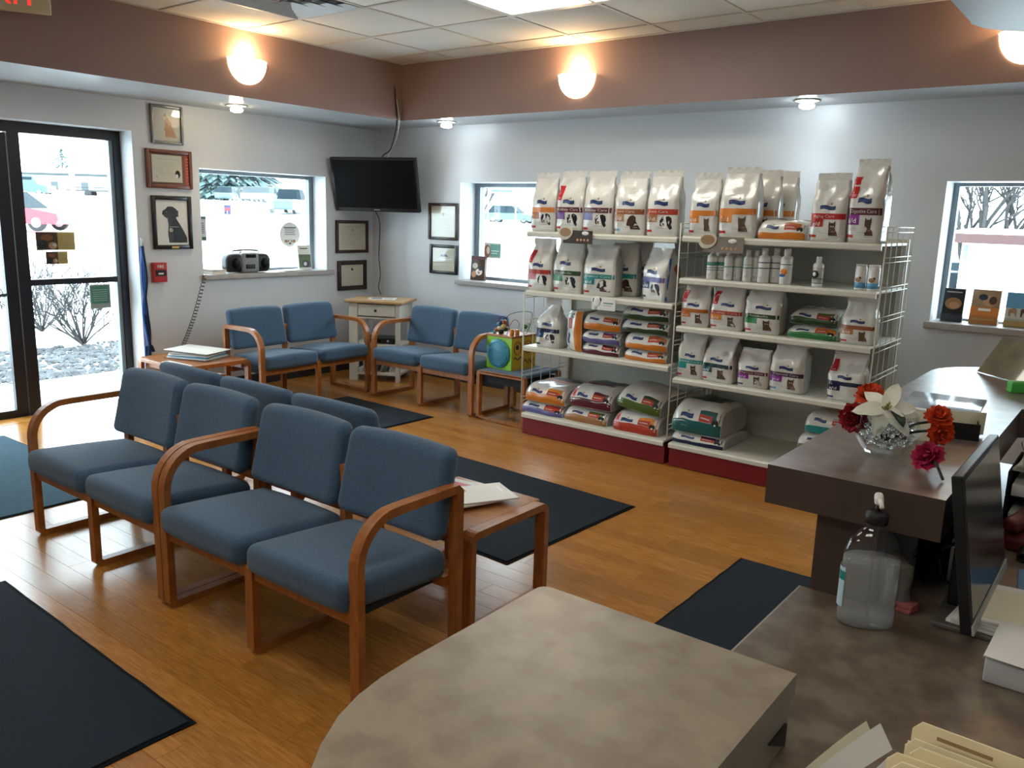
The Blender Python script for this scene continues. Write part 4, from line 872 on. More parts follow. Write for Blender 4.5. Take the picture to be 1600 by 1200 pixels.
BLKF = mat('black_picture_frame', (.014, .012, .013), .3, var=.1); DKW = mat('dark_wood_frame', (.035, .016, .012), .35, var=.2); CHER = mat('cherry_plaque', (.16, .05, .025), .3, var=.25, vscale=6); PEW = mat('pewter_frame', (.20, .20, .19), .35, metal=.4)
def golden(P_):
    P_.rect(.1, .08, .9, .92, 'pale', .0005); P_.poly([(.38, .18), (.40, .34), (.46, .50), (.44, .62), (.50, .70), (.56, .66), (.60, .56), (.68, .42), (.74, .28), (.80, .18)], 'skin', .001); P_.poly([(.46, .50), (.44, .62), (.50, .70), (.56, .66), (.58, .56), (.54, .48)], 'tan', .0015)
    P_.poly([(.54, .56), (.62, .60), (.64, .48), (.58, .44)], 'ltbrown', .0018); P_.poly([(.36, .16), (.40, .34), (.44, .34), (.44, .16)], 'cream', .0015); P_.poly([(.40, .70), (.46, .80), (.50, .70)], 'tan', .0018); P_.rect(.34, .12, .82, .17, 'cream', .0012)
framed('framed_picture', 'pewter framed picture of a golden dog, topmost on the left wall', 'picture', 'left', -2.362, -2.085, 2.075, 2.372, .022, PEW, PAL['grey'], deco=golden)
def certdog(P_):
    P_.rect(.13, .16, .78, .86, 'cream', .001); P_.rect(.22, .745, .70, .762, 'grey', .0015, 3, 1)
    for k in range(7): P_.rect(.25, .66-.045*k, .62-.03*(k % 3), .668-.045*k, 'grey', .0014, 2, 1)
    P_.ell(.68, .38, .055, .10, 'black', .0016); P_.ell(.66, .33, .03, .05, 'white', .002); P_.ell(.22, .30, .025, .04, 'grey', .0016); P_.rect(.84, .04, .97, .96, 'brick', .001)
    for k in range(9): P_.rect(.885, .14+.08*k, .925, .165+.08*k, 'gold', .0016, 2, 1)
framed('plaque', 'cherry wood plaque with a pale certificate and red right edge', 'plaque', 'left', -2.42, -2.022, 1.728, 2.03, .03, CHER, CHER, deco=certdog)
def blacklab(P_):
    P_.rect(.11, .08, .89, .92, 'white', .0006); P_.poly([(.40, .12), (.38, .28), (.40, .46), (.38, .58), (.32, .60), (.25, .66), (.27, .72), (.34, .75), (.40, .80), (.52, .80), (.62, .75), (.64, .66), (.60, .58), (.70, .46), (.80, .32), (.86, .22), (.86, .12)], 'black', .001)
    P_.poly([(.58, .76), (.66, .72), (.66, .60), (.60, .62)], 'navy', .0014); P_.ell(.46, .36, .045, .035, 'cream', .0016); P_.ell(.46, .36, .028, .02, 'tan', .002); P_.rect(.42, .415, .66, .425, 'grey', .0014, 3, 1, skew=.0); P_.rect(.44, .015, .62, .055, 'gold', .014, 2, 1); P_.ell(.37, .70, .012, .01, 'grey', .0018)
framed('framed_picture', 'black framed portrait of a black dog with a round tag, above the fire alarm', 'picture', 'left', -2.392, -2.045, 1.243, 1.67, .034, BLKF, PAL['white'], deco=blacklab)
def diploma(seal, top=True):
    def f(P_):
        P_.rect(.15, .15, .85, .85, 'cream', .0008); P_.ell(.5, .70, .04, .05, seal, .0012)
        for k, w_ in enumerate((.26, .16, .22, .12, .24)): P_.rect(.5-w_, .56-.075*k, .5+w_, .567-.075*k, 'grey', .0012, 2, 1)
        if top: P_.rect(.26, .79, .74, .805, 'grey', .0014, 2, 1)
    return f
framed('certificate', 'dark framed pale diploma beneath the television, upper one', 'certificate', 'left', -.50, -.08, 1.18, 1.50, .03, DKW, CREAM, deco=diploma('grey'))
framed('certificate', 'dark framed certificate beneath the television, lower one', 'certificate', 'left', -.483, -.105, .81, 1.104, .042, DKW, PAPER, deco=diploma('navy'))
framed('certificate', 'dark framed diploma left of the middle window, upper one', 'certificate', 'back', .795, 1.165, 1.345, 1.69, .028, DKW, CREAM, deco=diploma('tan', False))
def mtn(P_):
    P_.rect(.15, .15, .85, .85, 'cream', .0008); P_.poly([(.35, .60), (.44, .68), (.48, .64), (.56, .70), (.66, .60)], 'blue', .0014); P_.poly([(.2, .48), (.4, .54), (.6, .52), (.8, .55), (.8, .50), (.5, .46)], 'white', .0014)
    for k in range(3): P_.rect(.28, .38-.06*k, .72, .387-.06*k, 'grey', .0012, 2, 1)
framed('certificate', 'dark framed certificate with a small blue emblem left of the middle window, lower one', 'certificate', 'back', .815, 1.168, 1.022, 1.30, .030, BLKF, CREAM, deco=mtn)
# fire alarm
t = thing('fire_alarm', 'red fire alarm pull box on the left wall', 'alarm', (0.001, -2.363, .98), PI/2); MB().rbox((-.058, -.045, 0), (.058, 0, .158), .006).build('case', mat('alarm_red', (.42, .03, .035), .35), t)
B((-.045, -.049, .05), (.045, -.044, .10)).build('pull_handle', BLACK, t); P_ = Print(plane_S((-.055, -.0458, 0), (.11, 0, 0), (0, 0, .158))); P_.text('FIRE', .26, .72, .16, .5, 'white', .0008); P_.rect(.30, .40, .70, .48, 'white', .0045, 2, 1); P_.build('lettering', t)
# exit sign
t = thing('exit_sign', 'beige exit sign with red letters hung at the ceiling in the top left corner', 'sign', (1.022, -3.761, 2.659), math.radians(62))
MB().rbox((-.22, -.022, 0), (.22, .022, .19), .006).build('case', mat('exit_case', (.62, .54, .34), .45), t); B((-.05, -.03, .188), (.05, .03, .208)).build('mount', WHITEP, t)
P_ = Print(plane_S((-.22, -.0225, 0), (.44, 0, 0), (0, 0, .18))); EXR = mat('exit_red', (.55, .02, .015), .4, emit=(1, .03, .02), estr=.8); P_.text('EXIT', .14, .20, .66, .72, EXR, .0008); P_.build('lettering', t)
# television in the corner
tv = thing('television', 'black flat television hung in the corner', 'television', (.435, -.382, 1.838), rot=None)
n_ = Vector((math.cos(-1.175)*math.cos(.243), math.sin(-1.175)*math.cos(.243), -math.sin(.243))); rx = Vector((-math.sin(-1.175), math.cos(-1.175), 0)); uz = n_.cross(rx)
tv.rotation_euler = Matrix((rx, -n_, uz)).transposed().to_euler()
TW, TH = .872, .51
MB().rbox((-TW/2, 0, -TH/2), (TW/2, .045, TH/2), .006).build('casing', BLACK, tv); B((-TW/2+.022, -.0015, -TH/2+.036), (TW/2-.022, .002, TH/2-.022)).build('screen', SCREEN, tv)
P_ = Print(plane_S((-.05, -.0005, -TH/2+.01), (.1, 0, 0), (0, 0, .02))); P_.rect(.2, .3, .8, .6, 'grey', .0003, 1, 1); P_.build('maker_mark', tv)
B((-.1, .045, -.1), (.1, .09, .1)).build('mount_plate', BLACK, tv); MB().tube([(0, .09, 0), (-.05, .30, -.02)], .025, 8).build('mount_arm', BLACK, tv)
def cable(label, pts, r, m, name='cable', cat='cable', part=None):
    o = MB().tube(smooth(pts, 8), r, 6).build(name, m); return tag(o, label, cat)
WCAB = mat('white_cable', (.55, .52, .48), .5)
cable('black cable running from the ceiling corner down to the television', [(.86, -.56, 2.86), (.90, -.58, 2.70), (.915, -.57, 2.50), (.88, -.53, 2.36), (.72, -.42, 2.22), (.66, -.40, 2.15), (.60, -.42, 2.11), (.52, -.38, 2.075)], .006, BLACK)
cable('white cable running from the ceiling corner down to the television', [(.84, -.54, 2.86), (.88, -.56, 2.68), (.92, -.55, 2.48), (.91, -.53, 2.36), (.74, -.40, 2.24), (.66, -.38, 2.17), (.58, -.36, 2.08)], .005, WCAB)
cable('black cable hanging from the television to the white stand', [(.40, -.34, 1.60), (.36, -.25, 1.50), (.33, -.22, 1.35), (.34, -.24, 1.15), (.36, -.24, .98), (.36, -.26, .86), (.39, -.26, .79)], .0055, BLACK)
cable('white cable beside the black one under the television', [(.385, -.33, 1.60), (.345, -.24, 1.50), (.315, -.21, 1.33), (.325, -.23, 1.10), (.345, -.23, .96), (.345, -.24, .80)], .004, WCAB)
t = thing('ceiling_hook', 'small white hook in the soffit corner', 'hook', (.20, -.10, ZS)); MB().tube([(0, 0, 0), (0, 0, -.03)]+[(.014-.014*math.cos(a), 0, -.03-.02*math.sin(a)) for a in [k*PI/6 for k in range(1, 8)]], .003, 6).build('hook', WCAB, t)
# leashes at the door
for k, (y, cl, n_turn) in enumerate([(-2.500, 'blue2', 0), (-2.485, 'navy', 1)]):
    t = thing('pet_leash', ['bright blue leash hanging beside the door', 'dark blue leash hanging beside the door'][k], 'leash', (.012, y, 0), 0, 'leashes by the door'); a = .35+.0*k
    q = MB()
    for j in range(3):
        P_ = [(.006+.008*j, -.004*j, 1.27-.02*j), (.014+.01*math.sin(j), .010*j-.012, 1.0), (.018, -.012*j, .75), (.012+.01*j, .016-.012*j, .55), (.02, .014*(j-1), a+.05*j), (.012, .03*(j-1)+.01, a-.03+.05*j), (.016, .02*(j-1), a+.12)]
        q.tube(smooth(P_, 5), .008, 5)
    q.build('strap', PAL[cl], t, fixn=False); MB().tube([(0, 0, 1.27), (.014, 0, 1.275), (.014, 0, 1.33), (0, 0, 1.335)], .0045, 6).build('snap_hook', STEEL, t)
# coiled cord from the sill to the side table
P_ = []; A_, B_ = Vector((.045, -1.965, 1.02)), Vector((.30, -2.36, .47)); N = 24*14
for k in range(N+1):
    s = k/N; p = A_.lerp(B_, s); p.z -= .05*math.sin(PI*s); a = 2*PI*24*s; P_.append(p+Vector((.006*math.cos(a), .015*math.cos(a), .010*math.sin(a))))
tag(MB().tube(P_, .0028, 5).build('coiled_cord', BLACK), 'black coiled cord hanging from the left window sill to the side table', 'cord')
t = thing('paper_tray', 'clear tray of papers and photos on the left side table', 'tray', (.52, -2.36, .4205), .35)
MB().rbox((-.20, -.15, 0), (.20, .15, .006), .002, seg=1, inner=0).build('tray_bottom', ACRYL, t)
for k, (z, cl) in enumerate([(.007, 'white'), (.018, 'sky'), (.03, 'white'), (.042, 'grey')]): MB().rbox((-.18+.006*k, -.14, z), (.18-.004*k, .14-.01*k, z+.009), .002, seg=1, inner=0).build('paper_stack', PAL[cl], t, (0, 0, 0), (0, 0, .05*k))
B((.19, -.15, .006), (.196, .15, .06)).build('tray_wall', ACRYL, t); MB().rbox((-.20, -.15, .062), (.20, .15, .066), .001, seg=1, inner=0).build('tray_lid', PAPER, t, (0, 0, 0), (0, .03, 0))
t = thing('booklet', 'thin white slab at the front edge of the left side table', 'booklet', (.70, -2.63, .4205), .05); MB().rbox((-.16, -.04, 0), (.14, .03, .006), .001, seg=1, inner=0).build('cover', PAPER, t); MB().rbox((-.155, -.038, -.0), (.135, .028, .004), .001, seg=1, inner=0).build('pages', CREAM, t)  # flat white slab lying along the table's front edge
# ---- left window sill
zs_ = 1.0215
t = thing('radio', 'dark grey portable radio on the left window sill', 'radio', (-.075, -1.475, zs_), PI/2-.05); GREY_ = mat('radio_grey', (.20, .205, .21), .4)
MB().rbox((-.215, -.075, .004), (-.05, .065, .135), .045, seg=4, inner=2, fn=lambda p: (p.x, p.y, p.z-.10*max(0, -p.x-.14)*(p.z > .07))).build('speaker_left', BLACK, t); MB().rbox((.05, -.075, .004), (.215, .065, .135), .045, seg=4, inner=2, fn=lambda p: (p.x, p.y, p.z-.10*max(0, p.x-.14)*(p.z > .07))).build('speaker_right', BLACK, t)
MB().rbox((-.085, -.085, .002), (.085, .06, .140), .02, seg=3).build('centre_body', GREY_, t); MB().rbox((-.05, -.09, .105), (.05, -.06, .13), .006).build('display', SCREEN, t); MB().rbox((-.05, -.092, .03), (.04, -.07, .06), .006).build('tape_door', BLACK, t)
for s_ in (-1, 1): MB().lathe([(.035, 0), (.038, .004), (.03, .008)], 18).build('speaker_grille', SCREEN, t, (s_*.14, -.072, .066), (PI/2, 0, 0))
MB().tube([(-.13, 0, .13), (-.12, 0, .152), (0, 0, .157), (.12, 0, .152), (.13, 0, .13)], .006, 6).build('handle', BLACK, t); MB().lathe([(.012, 0), (.012, .012), (.01, .014)], 12).build('knob', STEEL, t, (-.06, -.02, .135))
t_radio = [o for o in COL.objects if o.name == 'radio'][0]; t_radio.scale = (1.04, 1, 1.28)
for k in range(3):
    t = thing('magazine', ['pale magazine at the bottom of the pile left of the radio', 'white magazine in the middle of the pile left of the radio', 'grey magazine on top of the pile left of the radio'][k], 'magazine', (-.09, -1.80, zs_+.013*k), .05*k, 'magazines left of the radio'); MB().rbox((-.09, -.065, 0), (.09, .07, .012), .002, seg=1, inner=0).build('pages', [PAPER, CREAM, PAL['grey']][k], t); B((-.085, -.06, .012), (.085, .065, .0128)).build('cover', [PAPER, PAPER, PAL['pale']][k], t)
for k in range(2):
    t = thing('leaflet', ['white leaflet lying right of the radio, lower one', 'white leaflet lying right of the radio, upper one'][k], 'leaflet', (-.06, -1.02+.06*k, zs_+.005*k), .15*k); MB().rbox((-.07, -.16, 0), (.07, .12, .004), .001, seg=1, inner=0).build('sheet', [PAPER, PAL['pale']][k], t)
t = thing('booklet', 'green and white pet booklet standing at the right end of the left sill', 'booklet', (-.10, -.795, zs_), PI/2-.15); MB().rbox((-.07, -.012, 0), (.07, .012, .235), .003, seg=1, inner=0).build('cover', PAPER, t, (0, 0, 0), (-.12, 0, 0))
P_ = Print(plane_S((-.07, -.0125, 0), (.14, 0, 0), (0, .028, .235))); P_.rect(.05, .10, .95, .62, 'olive', .001); P_.ell(.55, .25, .28, .15, 'black', .0016); P_.ell(.5, .24, .12, .08, 'white', .002); P_.rect(.15, .84, .75, .88, 'dkgreen', .0016, 2, 1); P_.build('cover_print', t)
def sticker(label, wall, a, z, wd, h, d, deco, col, name='window_sticker', rnd_=False):
    if wall == 'x': t = thing(name, label, 'sticker', (d, a, z), PI/2)
    else: t = thing(name, label, 'sticker', (a, d, z), 0)
    if rnd_: MB().lathe([(wd/2, 0), (wd/2, .002)], 28, smooth=False).build('backing', col, t, (0, 0, h/2), (PI/2, 0, 0))
    else: B((-wd/2, -.002, 0), (wd/2, 0, h)).build('backing', col, t)
    P_ = Print(plane_S((-wd/2, -.0021, 0), (wd, 0, 0), (0, 0, h))); deco(P_); P_.build('print', t); return t
def s_green(P_):
    P_.rect(.0, .0, 1, .16, 'dkgreen', .0004); P_.rect(.0, .88, 1, 1, 'dkgreen', .0004)
    for k in range(6): P_.rect(.2, .30+.08*k, .8, .33+.08*k, 'navy', .0004, 2, 1)
sticker('small green edged notice at the left edge of the left window', 'x', -1.835, 1.30, .09, .21, -.185, s_green, PAL['grey'])
def s_round(P_):
    for k in range(4): P_.rect(.24, .50+.07*k, .76-.05*(k % 2), .52+.07*k, 'navy', .0004, 2, 1)
    P_.rect(.20, .76, .80, .80, 'navy', .0005, 2, 1); P_.ell(.5, .20, .22, .13, 'cream', .0005); P_.ell(.30, .24, .08, .06, 'ltbrown', .0006); P_.ell(.70, .24, .08, .06, 'ltbrown', .0006)
    for x in (.42, .58): P_.ell(x, .24, .03, .025, 'black', .0008)
    P_.ell(.5, .15, .05, .035, 'black', .0008)
sticker('round white sticker with a puppy face in the left window', 'x', -.90, 1.235, .235, .235, -.185, s_round, PAL['white'], rnd_=True)
def s_dogs(P_):
    P_.rect(0, 0, .55, 1, 'lab', .0004); P_.ell(.28, .7, .16, .18, 'brown', .0006); P_.ell(.15, .35, .13, .25, 'black', .0007); P_.ell(.42, .25, .11, .2, 'skin', .0008); P_.ell(.46, .28, .05, .1, 'cream', .001); P_.rect(.55, 0, .6, 1, 'gold', .0006, 2, 2)
    for k in range(5): P_.rect(.65, .2+.13*k, .95, .22+.13*k, 'grey', .0005, 2, 1)
sticker('tan dog poster taped to the entrance sidelight, larger one', 'x', -3.045, 1.235, .285, .135, -.222, s_dogs, PAL['gold']); sticker('tan dog poster taped below the larger one on the sidelight', 'x', -3.045, 1.13, .16, .095, -.222, s_dogs, PAL['gold'])
def s_teal(P_):
    P_.rect(.06, .2, .94, .94, 'pgreen', .0004); 
    for k in range(6): P_.rect(.15, .32+.09*k, .85, .34+.09*k, 'white', .0006, 2, 1)
    for k in range(4): P_.rect(.12+.2*k, .06, .24+.2*k, .13, 'grey', .0005, 1, 1)
sticker('teal opening notice on the lower pane of the sidelight', 'x', -2.735, .77, .165, .19, -.222, s_teal, PAL['grey'])
# ---- middle window sill
t = thing('brochure_holder', 'brown dog brochure stack on the middle window sill', 'brochures', (1.335, .10, .982), .1); MB().rbox((-.078, -.02, 0), (.078, .02, .225), .003, seg=1, inner=0).build('brochure_stack', PAL['lab'], t, (0, 0, 0), (-.1, 0, 0))
P_ = Print(plane_S((-.078, -.0205, 0), (.156, 0, 0), (0, .022, .225))); P_.rect(.0, .86, 1, .98, 'maroon', .0006); P_.ell(.3, .6, .2, .12, 'cream', .0006); P_.ell(.6, .35, .25, .14, 'white', .0006); P_.ell(.7, .5, .15, .1, 'black', .001); P_.ell(.25, .25, .18, .14, 'skin', .001); P_.ell(.6, .32, .1, .06, 'skin', .0012); P_.build('cover_print', t)
def s_red(P_):
    P_.rect(.35, .1, 1, .9, 'pgreen', .0004); P_.ell(.2, .45, .2, .42, 'brown', .0006); P_.ell(.24, .5, .1, .25, 'cream', .0008); P_.rect(.45, .45, .9, .5, 'white', .0006, 2, 1); P_.rect(.45, .3, .8, .34, 'white', .0006, 2, 1)
sticker('sticker with a brown spaniel and green panel in the middle window', 'y', 1.415, 1.19, .20, .145, .21, s_red, PAL['pale'])
# ---- right window sill
def box_holder(label, x, wd, h, col, deco, rz=0):
    t = thing('brochure_holder', label, 'brochures', (x, .10, .993), rz); MB().rbox((-wd/2, -.02, 0), (wd/2, .025, h), .003, seg=1, inner=0).build('brochure_stack', col, t, (0, 0, 0), (-.12, 0, 0)); B((-wd/2-.004, -.03, 0), (wd/2+.004, -.024, h*.25)).build('holder_lip', ACRYL, t); MB().rbox((-wd/2-.004, -.03, 0), (wd/2+.004, .05, .004), .001, seg=1, inner=0).build('holder_base', ACRYL, t)
    P_ = Print(plane_S((-wd/2, -.0207, 0), (wd, 0, 0), (0, .12*h, h))); deco(P_); P_.build('cover_print', t)
def r1(P_): P_.ell(.5, .55, .4, .18, 'ltbrown', .0006); P_.ell(.55, .5, .25, .1, 'skin', .0008); P_.rect(.14, .88, .86, .91, 'grey', .0008, 2, 1); P_.rect(0, 0, 1, .22, 'navy', .0006)
box_holder('black leaflet holder with a tan animal, leftmost on the right window sill', 5.405, .125, .215, PAL['black'], r1)
def r2(P_): P_.rect(0, .0, 1, .5, 'orange', .0006); P_.ell(.4, .78, .16, .09, 'navy', .0008); P_.ell(.65, .68, .25, .16, 'skin', .0007); P_.ell(.75, .7, .14, .12, 'lab', .0009); P_.rect(.28, .39, .72, .46, 'white', .001, 2, 1); P_.rect(.1, .12, .9, .16, 'gold', .001, 2, 1)
box_holder('orange leaflet holder in the middle of the right window sill', 5.59, .165, .22, PAL['tan'], r2, -.1)
def r3(P_): P_.rect(0, 0, 1, .18, 'gold', .0006); P_.rect(0, .55, 1, 1, 'sky', .0005); P_.poly([(.1, .38), (.1, .50), (.25, .56), (.34, .52), (.34, .30), (.3, .30), (.28, .40), (.18, .40), (.16, .3), (.12, .3)], 'tan', .0008); P_.poly([(.45, .38), (.45, .52), (.7, .60), (.85, .70), (.92, .62), (.82, .55), (.8, .3), (.76, .3), (.72, .42), (.52, .42), (.5, .3), (.46, .3)], 'lab', .0009)
box_holder('pale leaflet holder with horses, rightmost on the right window sill', 5.80, .19, .215, PAL['pale'], r3)

# ================================================================== LAMPS
BOWL = mat('sconce_glass', (.85, .80, .70), .4, emit=(1, .70, .38), estr=2.4); BULB = mat('warm_bulb', (1, .9, .7), .4, emit=(1, .72, .38), estr=22)
def sconce(label, x, y, z, ax):
    t = thing('wall_sconce', label, 'lamp', (x, y, z), PI/2 if ax == 'x' else 0, 'half bowl wall sconces'); n, m = 18, 8; R_, H_ = .160, .168; rows = []
    for i in range(m+1):
        f = PI/2*i/m; rr_ = R_*math.sin(f)**.9 if i else 0; zz = -H_*math.cos(f)
        rows.append([(rr_*math.cos(PI+PI*j/n), rr_*.72*math.sin(PI+PI*j/n)-.002, zz) for j in range(n+1)])
    MB().grid(rows).build('glass_bowl', BOWL, t, fixn=False); MB().tube([(rows[-1][j][0], rows[-1][j][1], 0) for j in range(n+1)], .004, 6).build('bowl_rim', BOWL, t)
    B((-.05, -.012, -.10), (.05, -.001, -.02)).build('wall_plate', STEEL, t); o = MB().ball((0, -.055, .012), .032, n=12, m=8).build('bulb', BULB, t)
    off = Vector((.065, 0, 0)) if ax == 'x' else Vector((0, -.065, 0)); light('sconce_light', 'POINT', Vector((x, y, z))+off+Vector((0, 0, .055)), 6, WARM, shadow_soft_size=.03)
sconce('glowing half bowl sconce on the left soffit', SL, -2.098, 2.652, 'x'); sconce('glowing half bowl sconce on the back soffit above the dog food shelves', 2.773, -SB, 2.640, 'y'); sconce('glowing half bowl sconce at the right edge on the back soffit', 5.715, -SB, 2.650, 'y')
def can(label, x, y, warm, energy, tilt=(0, 0)):
    t = thing('recessed_lamp', label, 'lamp', (x, y, ZS), 0, 'recessed soffit lamps'); E_ = mat('warm_spot_bulb' if warm else 'cool_spot_bulb', (1, 1, 1), .4, emit=(1, .80, .52) if warm else (.85, .95, 1), estr=30)
    MB().lathe([(.062, -.002), (.085, -.002), (.088, -.008), (.062, -.008), (.058, -.003)], 24).build('trim_ring', WHITEP, t); MB().lathe([(.034, -.001), (.038, -.02), (.05, -.034), (.046, -.048), (.025, -.056), (.004, -.058)], 18).build('bulb', E_, t)
    light('soffit_spot', 'SPOT', (x, y, ZS-.064), energy, (1, .78, .5) if warm else COOL, (tilt[0], tilt[1], 0), spot_size=2.15, spot_blend=1.0, shadow_soft_size=.035)
can('warm recessed lamp in the left soffit under the sconce', .44, -1.87, True, 12); can('cool recessed lamp in the back soffit right of the corner', 1.27, -.30, False, 8); can('cool recessed lamp in the back soffit above the cat food shelves', 4.455, -.30, False, 10)
def troffer(label, x, y):
    t = thing('ceiling_light', label, 'lamp', (x, y, ZC-.004), 0, 'fluorescent ceiling lights'); E_ = mat('fluorescent_diffuser', (.9, .9, .85), .5, emit=(1, .965, .86), estr=TROFFER)
    a, b = GP-.014, GP/2-.014
    for p0, p1 in (((-a, -b, -.004), (a, -b+.03, .012)), ((-a, b-.03, -.004), (a, b, .012)), ((-a, -b+.03, -.004), (-a+.03, b-.03, .012)), ((a-.03, -b+.03, -.004), (a, b-.03, .012))): B(p0, p1).build('fixture_frame', TBAR, t)
    B((-a+.03, -b+.03, .002), (a-.03, b-.03, .010)).build('diffuser', E_, t); B((-a, -b, .014), (a, b, .05)).build('housing', WHITEP, t)
troffer('bright fluorescent ceiling light at the top of the picture', GX+GP*3, GY-GP/2)
for i, j in ((7, 3), (3, 5), (7, 7), (3, 9)): troffer('unseen fluorescent ceiling light added to light the room, %s' % {(7, 3): 'over the reception desk', (3, 5): 'over the front row of chairs', (7, 7): 'behind the camera', (3, 9): 'far back on the left'}[i, j], GX+GP*i, GY-GP*j-GP/2)  # unseen ceiling lights, added so the room gets enough light
t = thing('air_vent', 'square grey air vent in the ceiling at the top edge', 'vent', (GX+GP/2, GY-GP*1.5, ZC-.004)); VM = mat('vent_grey', (.42, .43, .43), .35, metal=.3)
for k in range(4):
    a, b_ = .315-.075*k, .315-.075*k-.06; q = MB()
    for (x0, y0, x1, y1) in ((-1, -1, 1, -1), (1, -1, 1, 1), (1, 1, -1, 1), (-1, 1, -1, -1)): q.add([(x0*a, y0*a, -.004-.004*k), (x1*a, y1*a, -.004-.004*k), (x1*b_, y1*b_, .022-.004*k), (x0*b_, y0*b_, .022-.004*k)], [(0, 1, 2, 3)])
    q.build('vent_ring', VM, t, fixn=False)
B((-.32, -.32, .03), (.32, .32, .05)).build('vent_box', BLACK, t)
# ================================================================== RECEPTION COUNTERS
t = thing('reception_bar', 'raised grey brown reception bar with rounded far end', 'counter', (0, 0, 0))
end = [(5.78, -2.478)]+[(6.093+.313*math.cos(a), -2.393+.31*math.sin(a)) for a in [PI-.05-k*(PI-.1)/14 for k in range(15)]]+[(6.418, -2.692), (6.162, -2.958)]
top = [(6.162, -4.129), (5.78, -4.129)]+end
MB().prism(top[::-1], .941, 1.035, 1, 0).build('bar_top', [LAM2, LAMD], t)
B((5.893, -4.085, .0), (6.03, -2.42, .941)).build('bar_front_panel', LAMD, t)
B((5.885, -4.085, 0), (5.893, -2.42, .08)).build('toe_kick', BLACK, t)
t2 = thing('reception_desk', 'low grey brown laminate desk at the right front', 'desk', (0, 0, 0))
B((5.872, -6.0, .700), (7.3, -4.0855, .7395)).build('desk_top', LAMK, t2); B((6.0305, -4.0855, .700), (7.3, -2.5, .7395)).build('desk_top', LAMK, t2)
B((5.868, -6.0, .700), (5.872, -4.0855, .7396)).build('edge_band', LAMG, t2); B((5.93, -5.9, 0), (5.96, -4.10, .70)).build('modesty_panel', LAMD, t2); B((6.9, -5.9, 0), (6.95, -2.6, .70)).build('desk_leg_panel', LAMD, t2)
t3 = thing('counter_ledge', 'mid-height taupe counter ledge with a rounded corner in the foreground', 'counter', (0, 0, 0))
cor = arc(5.575, -4.735, .023, PI/2, PI, 4); crv = [(5.552, -5.08), (5.556, -5.16), (5.566, -5.22), (5.585, -5.275), (5.618, -5.335), (5.655, -5.385), (5.71, -5.44), (5.79, -5.50), (5.9, -5.54), (6.068, -5.56)]
MB().prism(([(6.068, -4.712)]+cor+crv), .822, .864, 1, 0).build('ledge_top', [LAM, LAMG], t3)
MB().prism([(6.064, -4.72), (5.60, -4.76), (5.60, -5.08), (5.64, -5.30), (5.75, -5.44), (6.064, -5.53)], .7397, .8218).build('ledge_riser', LAMG, t3)
MB().prism([(-4.738, .744), (-4.738, .786), (-4.815, .786)], 6.0645, 6.0690, axis='x').build('cord_opening', BLACK, t3)
B((5.66, -5.38, 0), (5.868, -4.80, .7396)).build('ledge_cabinet', LAMD, t3)

# ---- vase with flowers on the bar
VX, VY, VZ = 5.966, -3.833, 1.0355
t = thing('glass_vase', 'faceted clear glass vase of gel beads on the raised bar', 'vase', (VX, VY, VZ))
q = MB().lathe([(.034, .0), (.049, .004), (.072, .037), (.078, .066), (.070, .105), (.066, .105), (.073, .066), (.067, .038), (.046, .010), (.02, .009)], 10, smooth=False); q.build('glass_bowl', BOWLG, t)
rb = random.Random(2); q = MB()
for k in range(150):
    z = .022+.062*rb.random(); lim = .036+(.024 if z > .03 else .008); a, r_ = rb.uniform(0, 6.28), lim*math.sqrt(rb.random()); q.ball((r_*math.cos(a), r_*math.sin(a), z), .0075, n=8, m=6)
q.build('gel_beads', GEL, t, kind='stuff')
PETR = mat('red_orange_petal', (.85, .085, .018), .7, var=.35, vscale=60); PETD = mat('dark_red_petal', (.42, .012, .02), .7, var=.35, vscale=60); PETP = mat('crimson_petal', (.55, .015, .09), .7, var=.3, vscale=60); PETW = mat('cream_white_petal', (.86, .84, .72), .6, var=.1, vscale=40, bump=.3, bscale=90); STEM = mat('dark_green_stem', (.012, .03, .012), .6, var=.2)
def stem(t, pts, r=.0035): MB().tube(smooth(pts, 5), r, 6).build('stem', STEM, t)
def petal(ln, wd, droop, base=.15, ns=6, ruf=0., sd=0):
    R_ = random.Random(sd); rows = []
    for i in range(ns+1):
        s = i/ns; w_ = wd*(base+(1-base)*math.sin(PI*min(1, .12+s*.88))**.8)*(1 if s < .999 else .15)
        rows.append([Vector((s*ln, (j/4-.5)*w_, -droop*s*s*ln+.10*w_*(abs(j/4-.5)*2)**2+ruf*R_.uniform(-1, 1)*s)) for j in range(5)])
    return rows
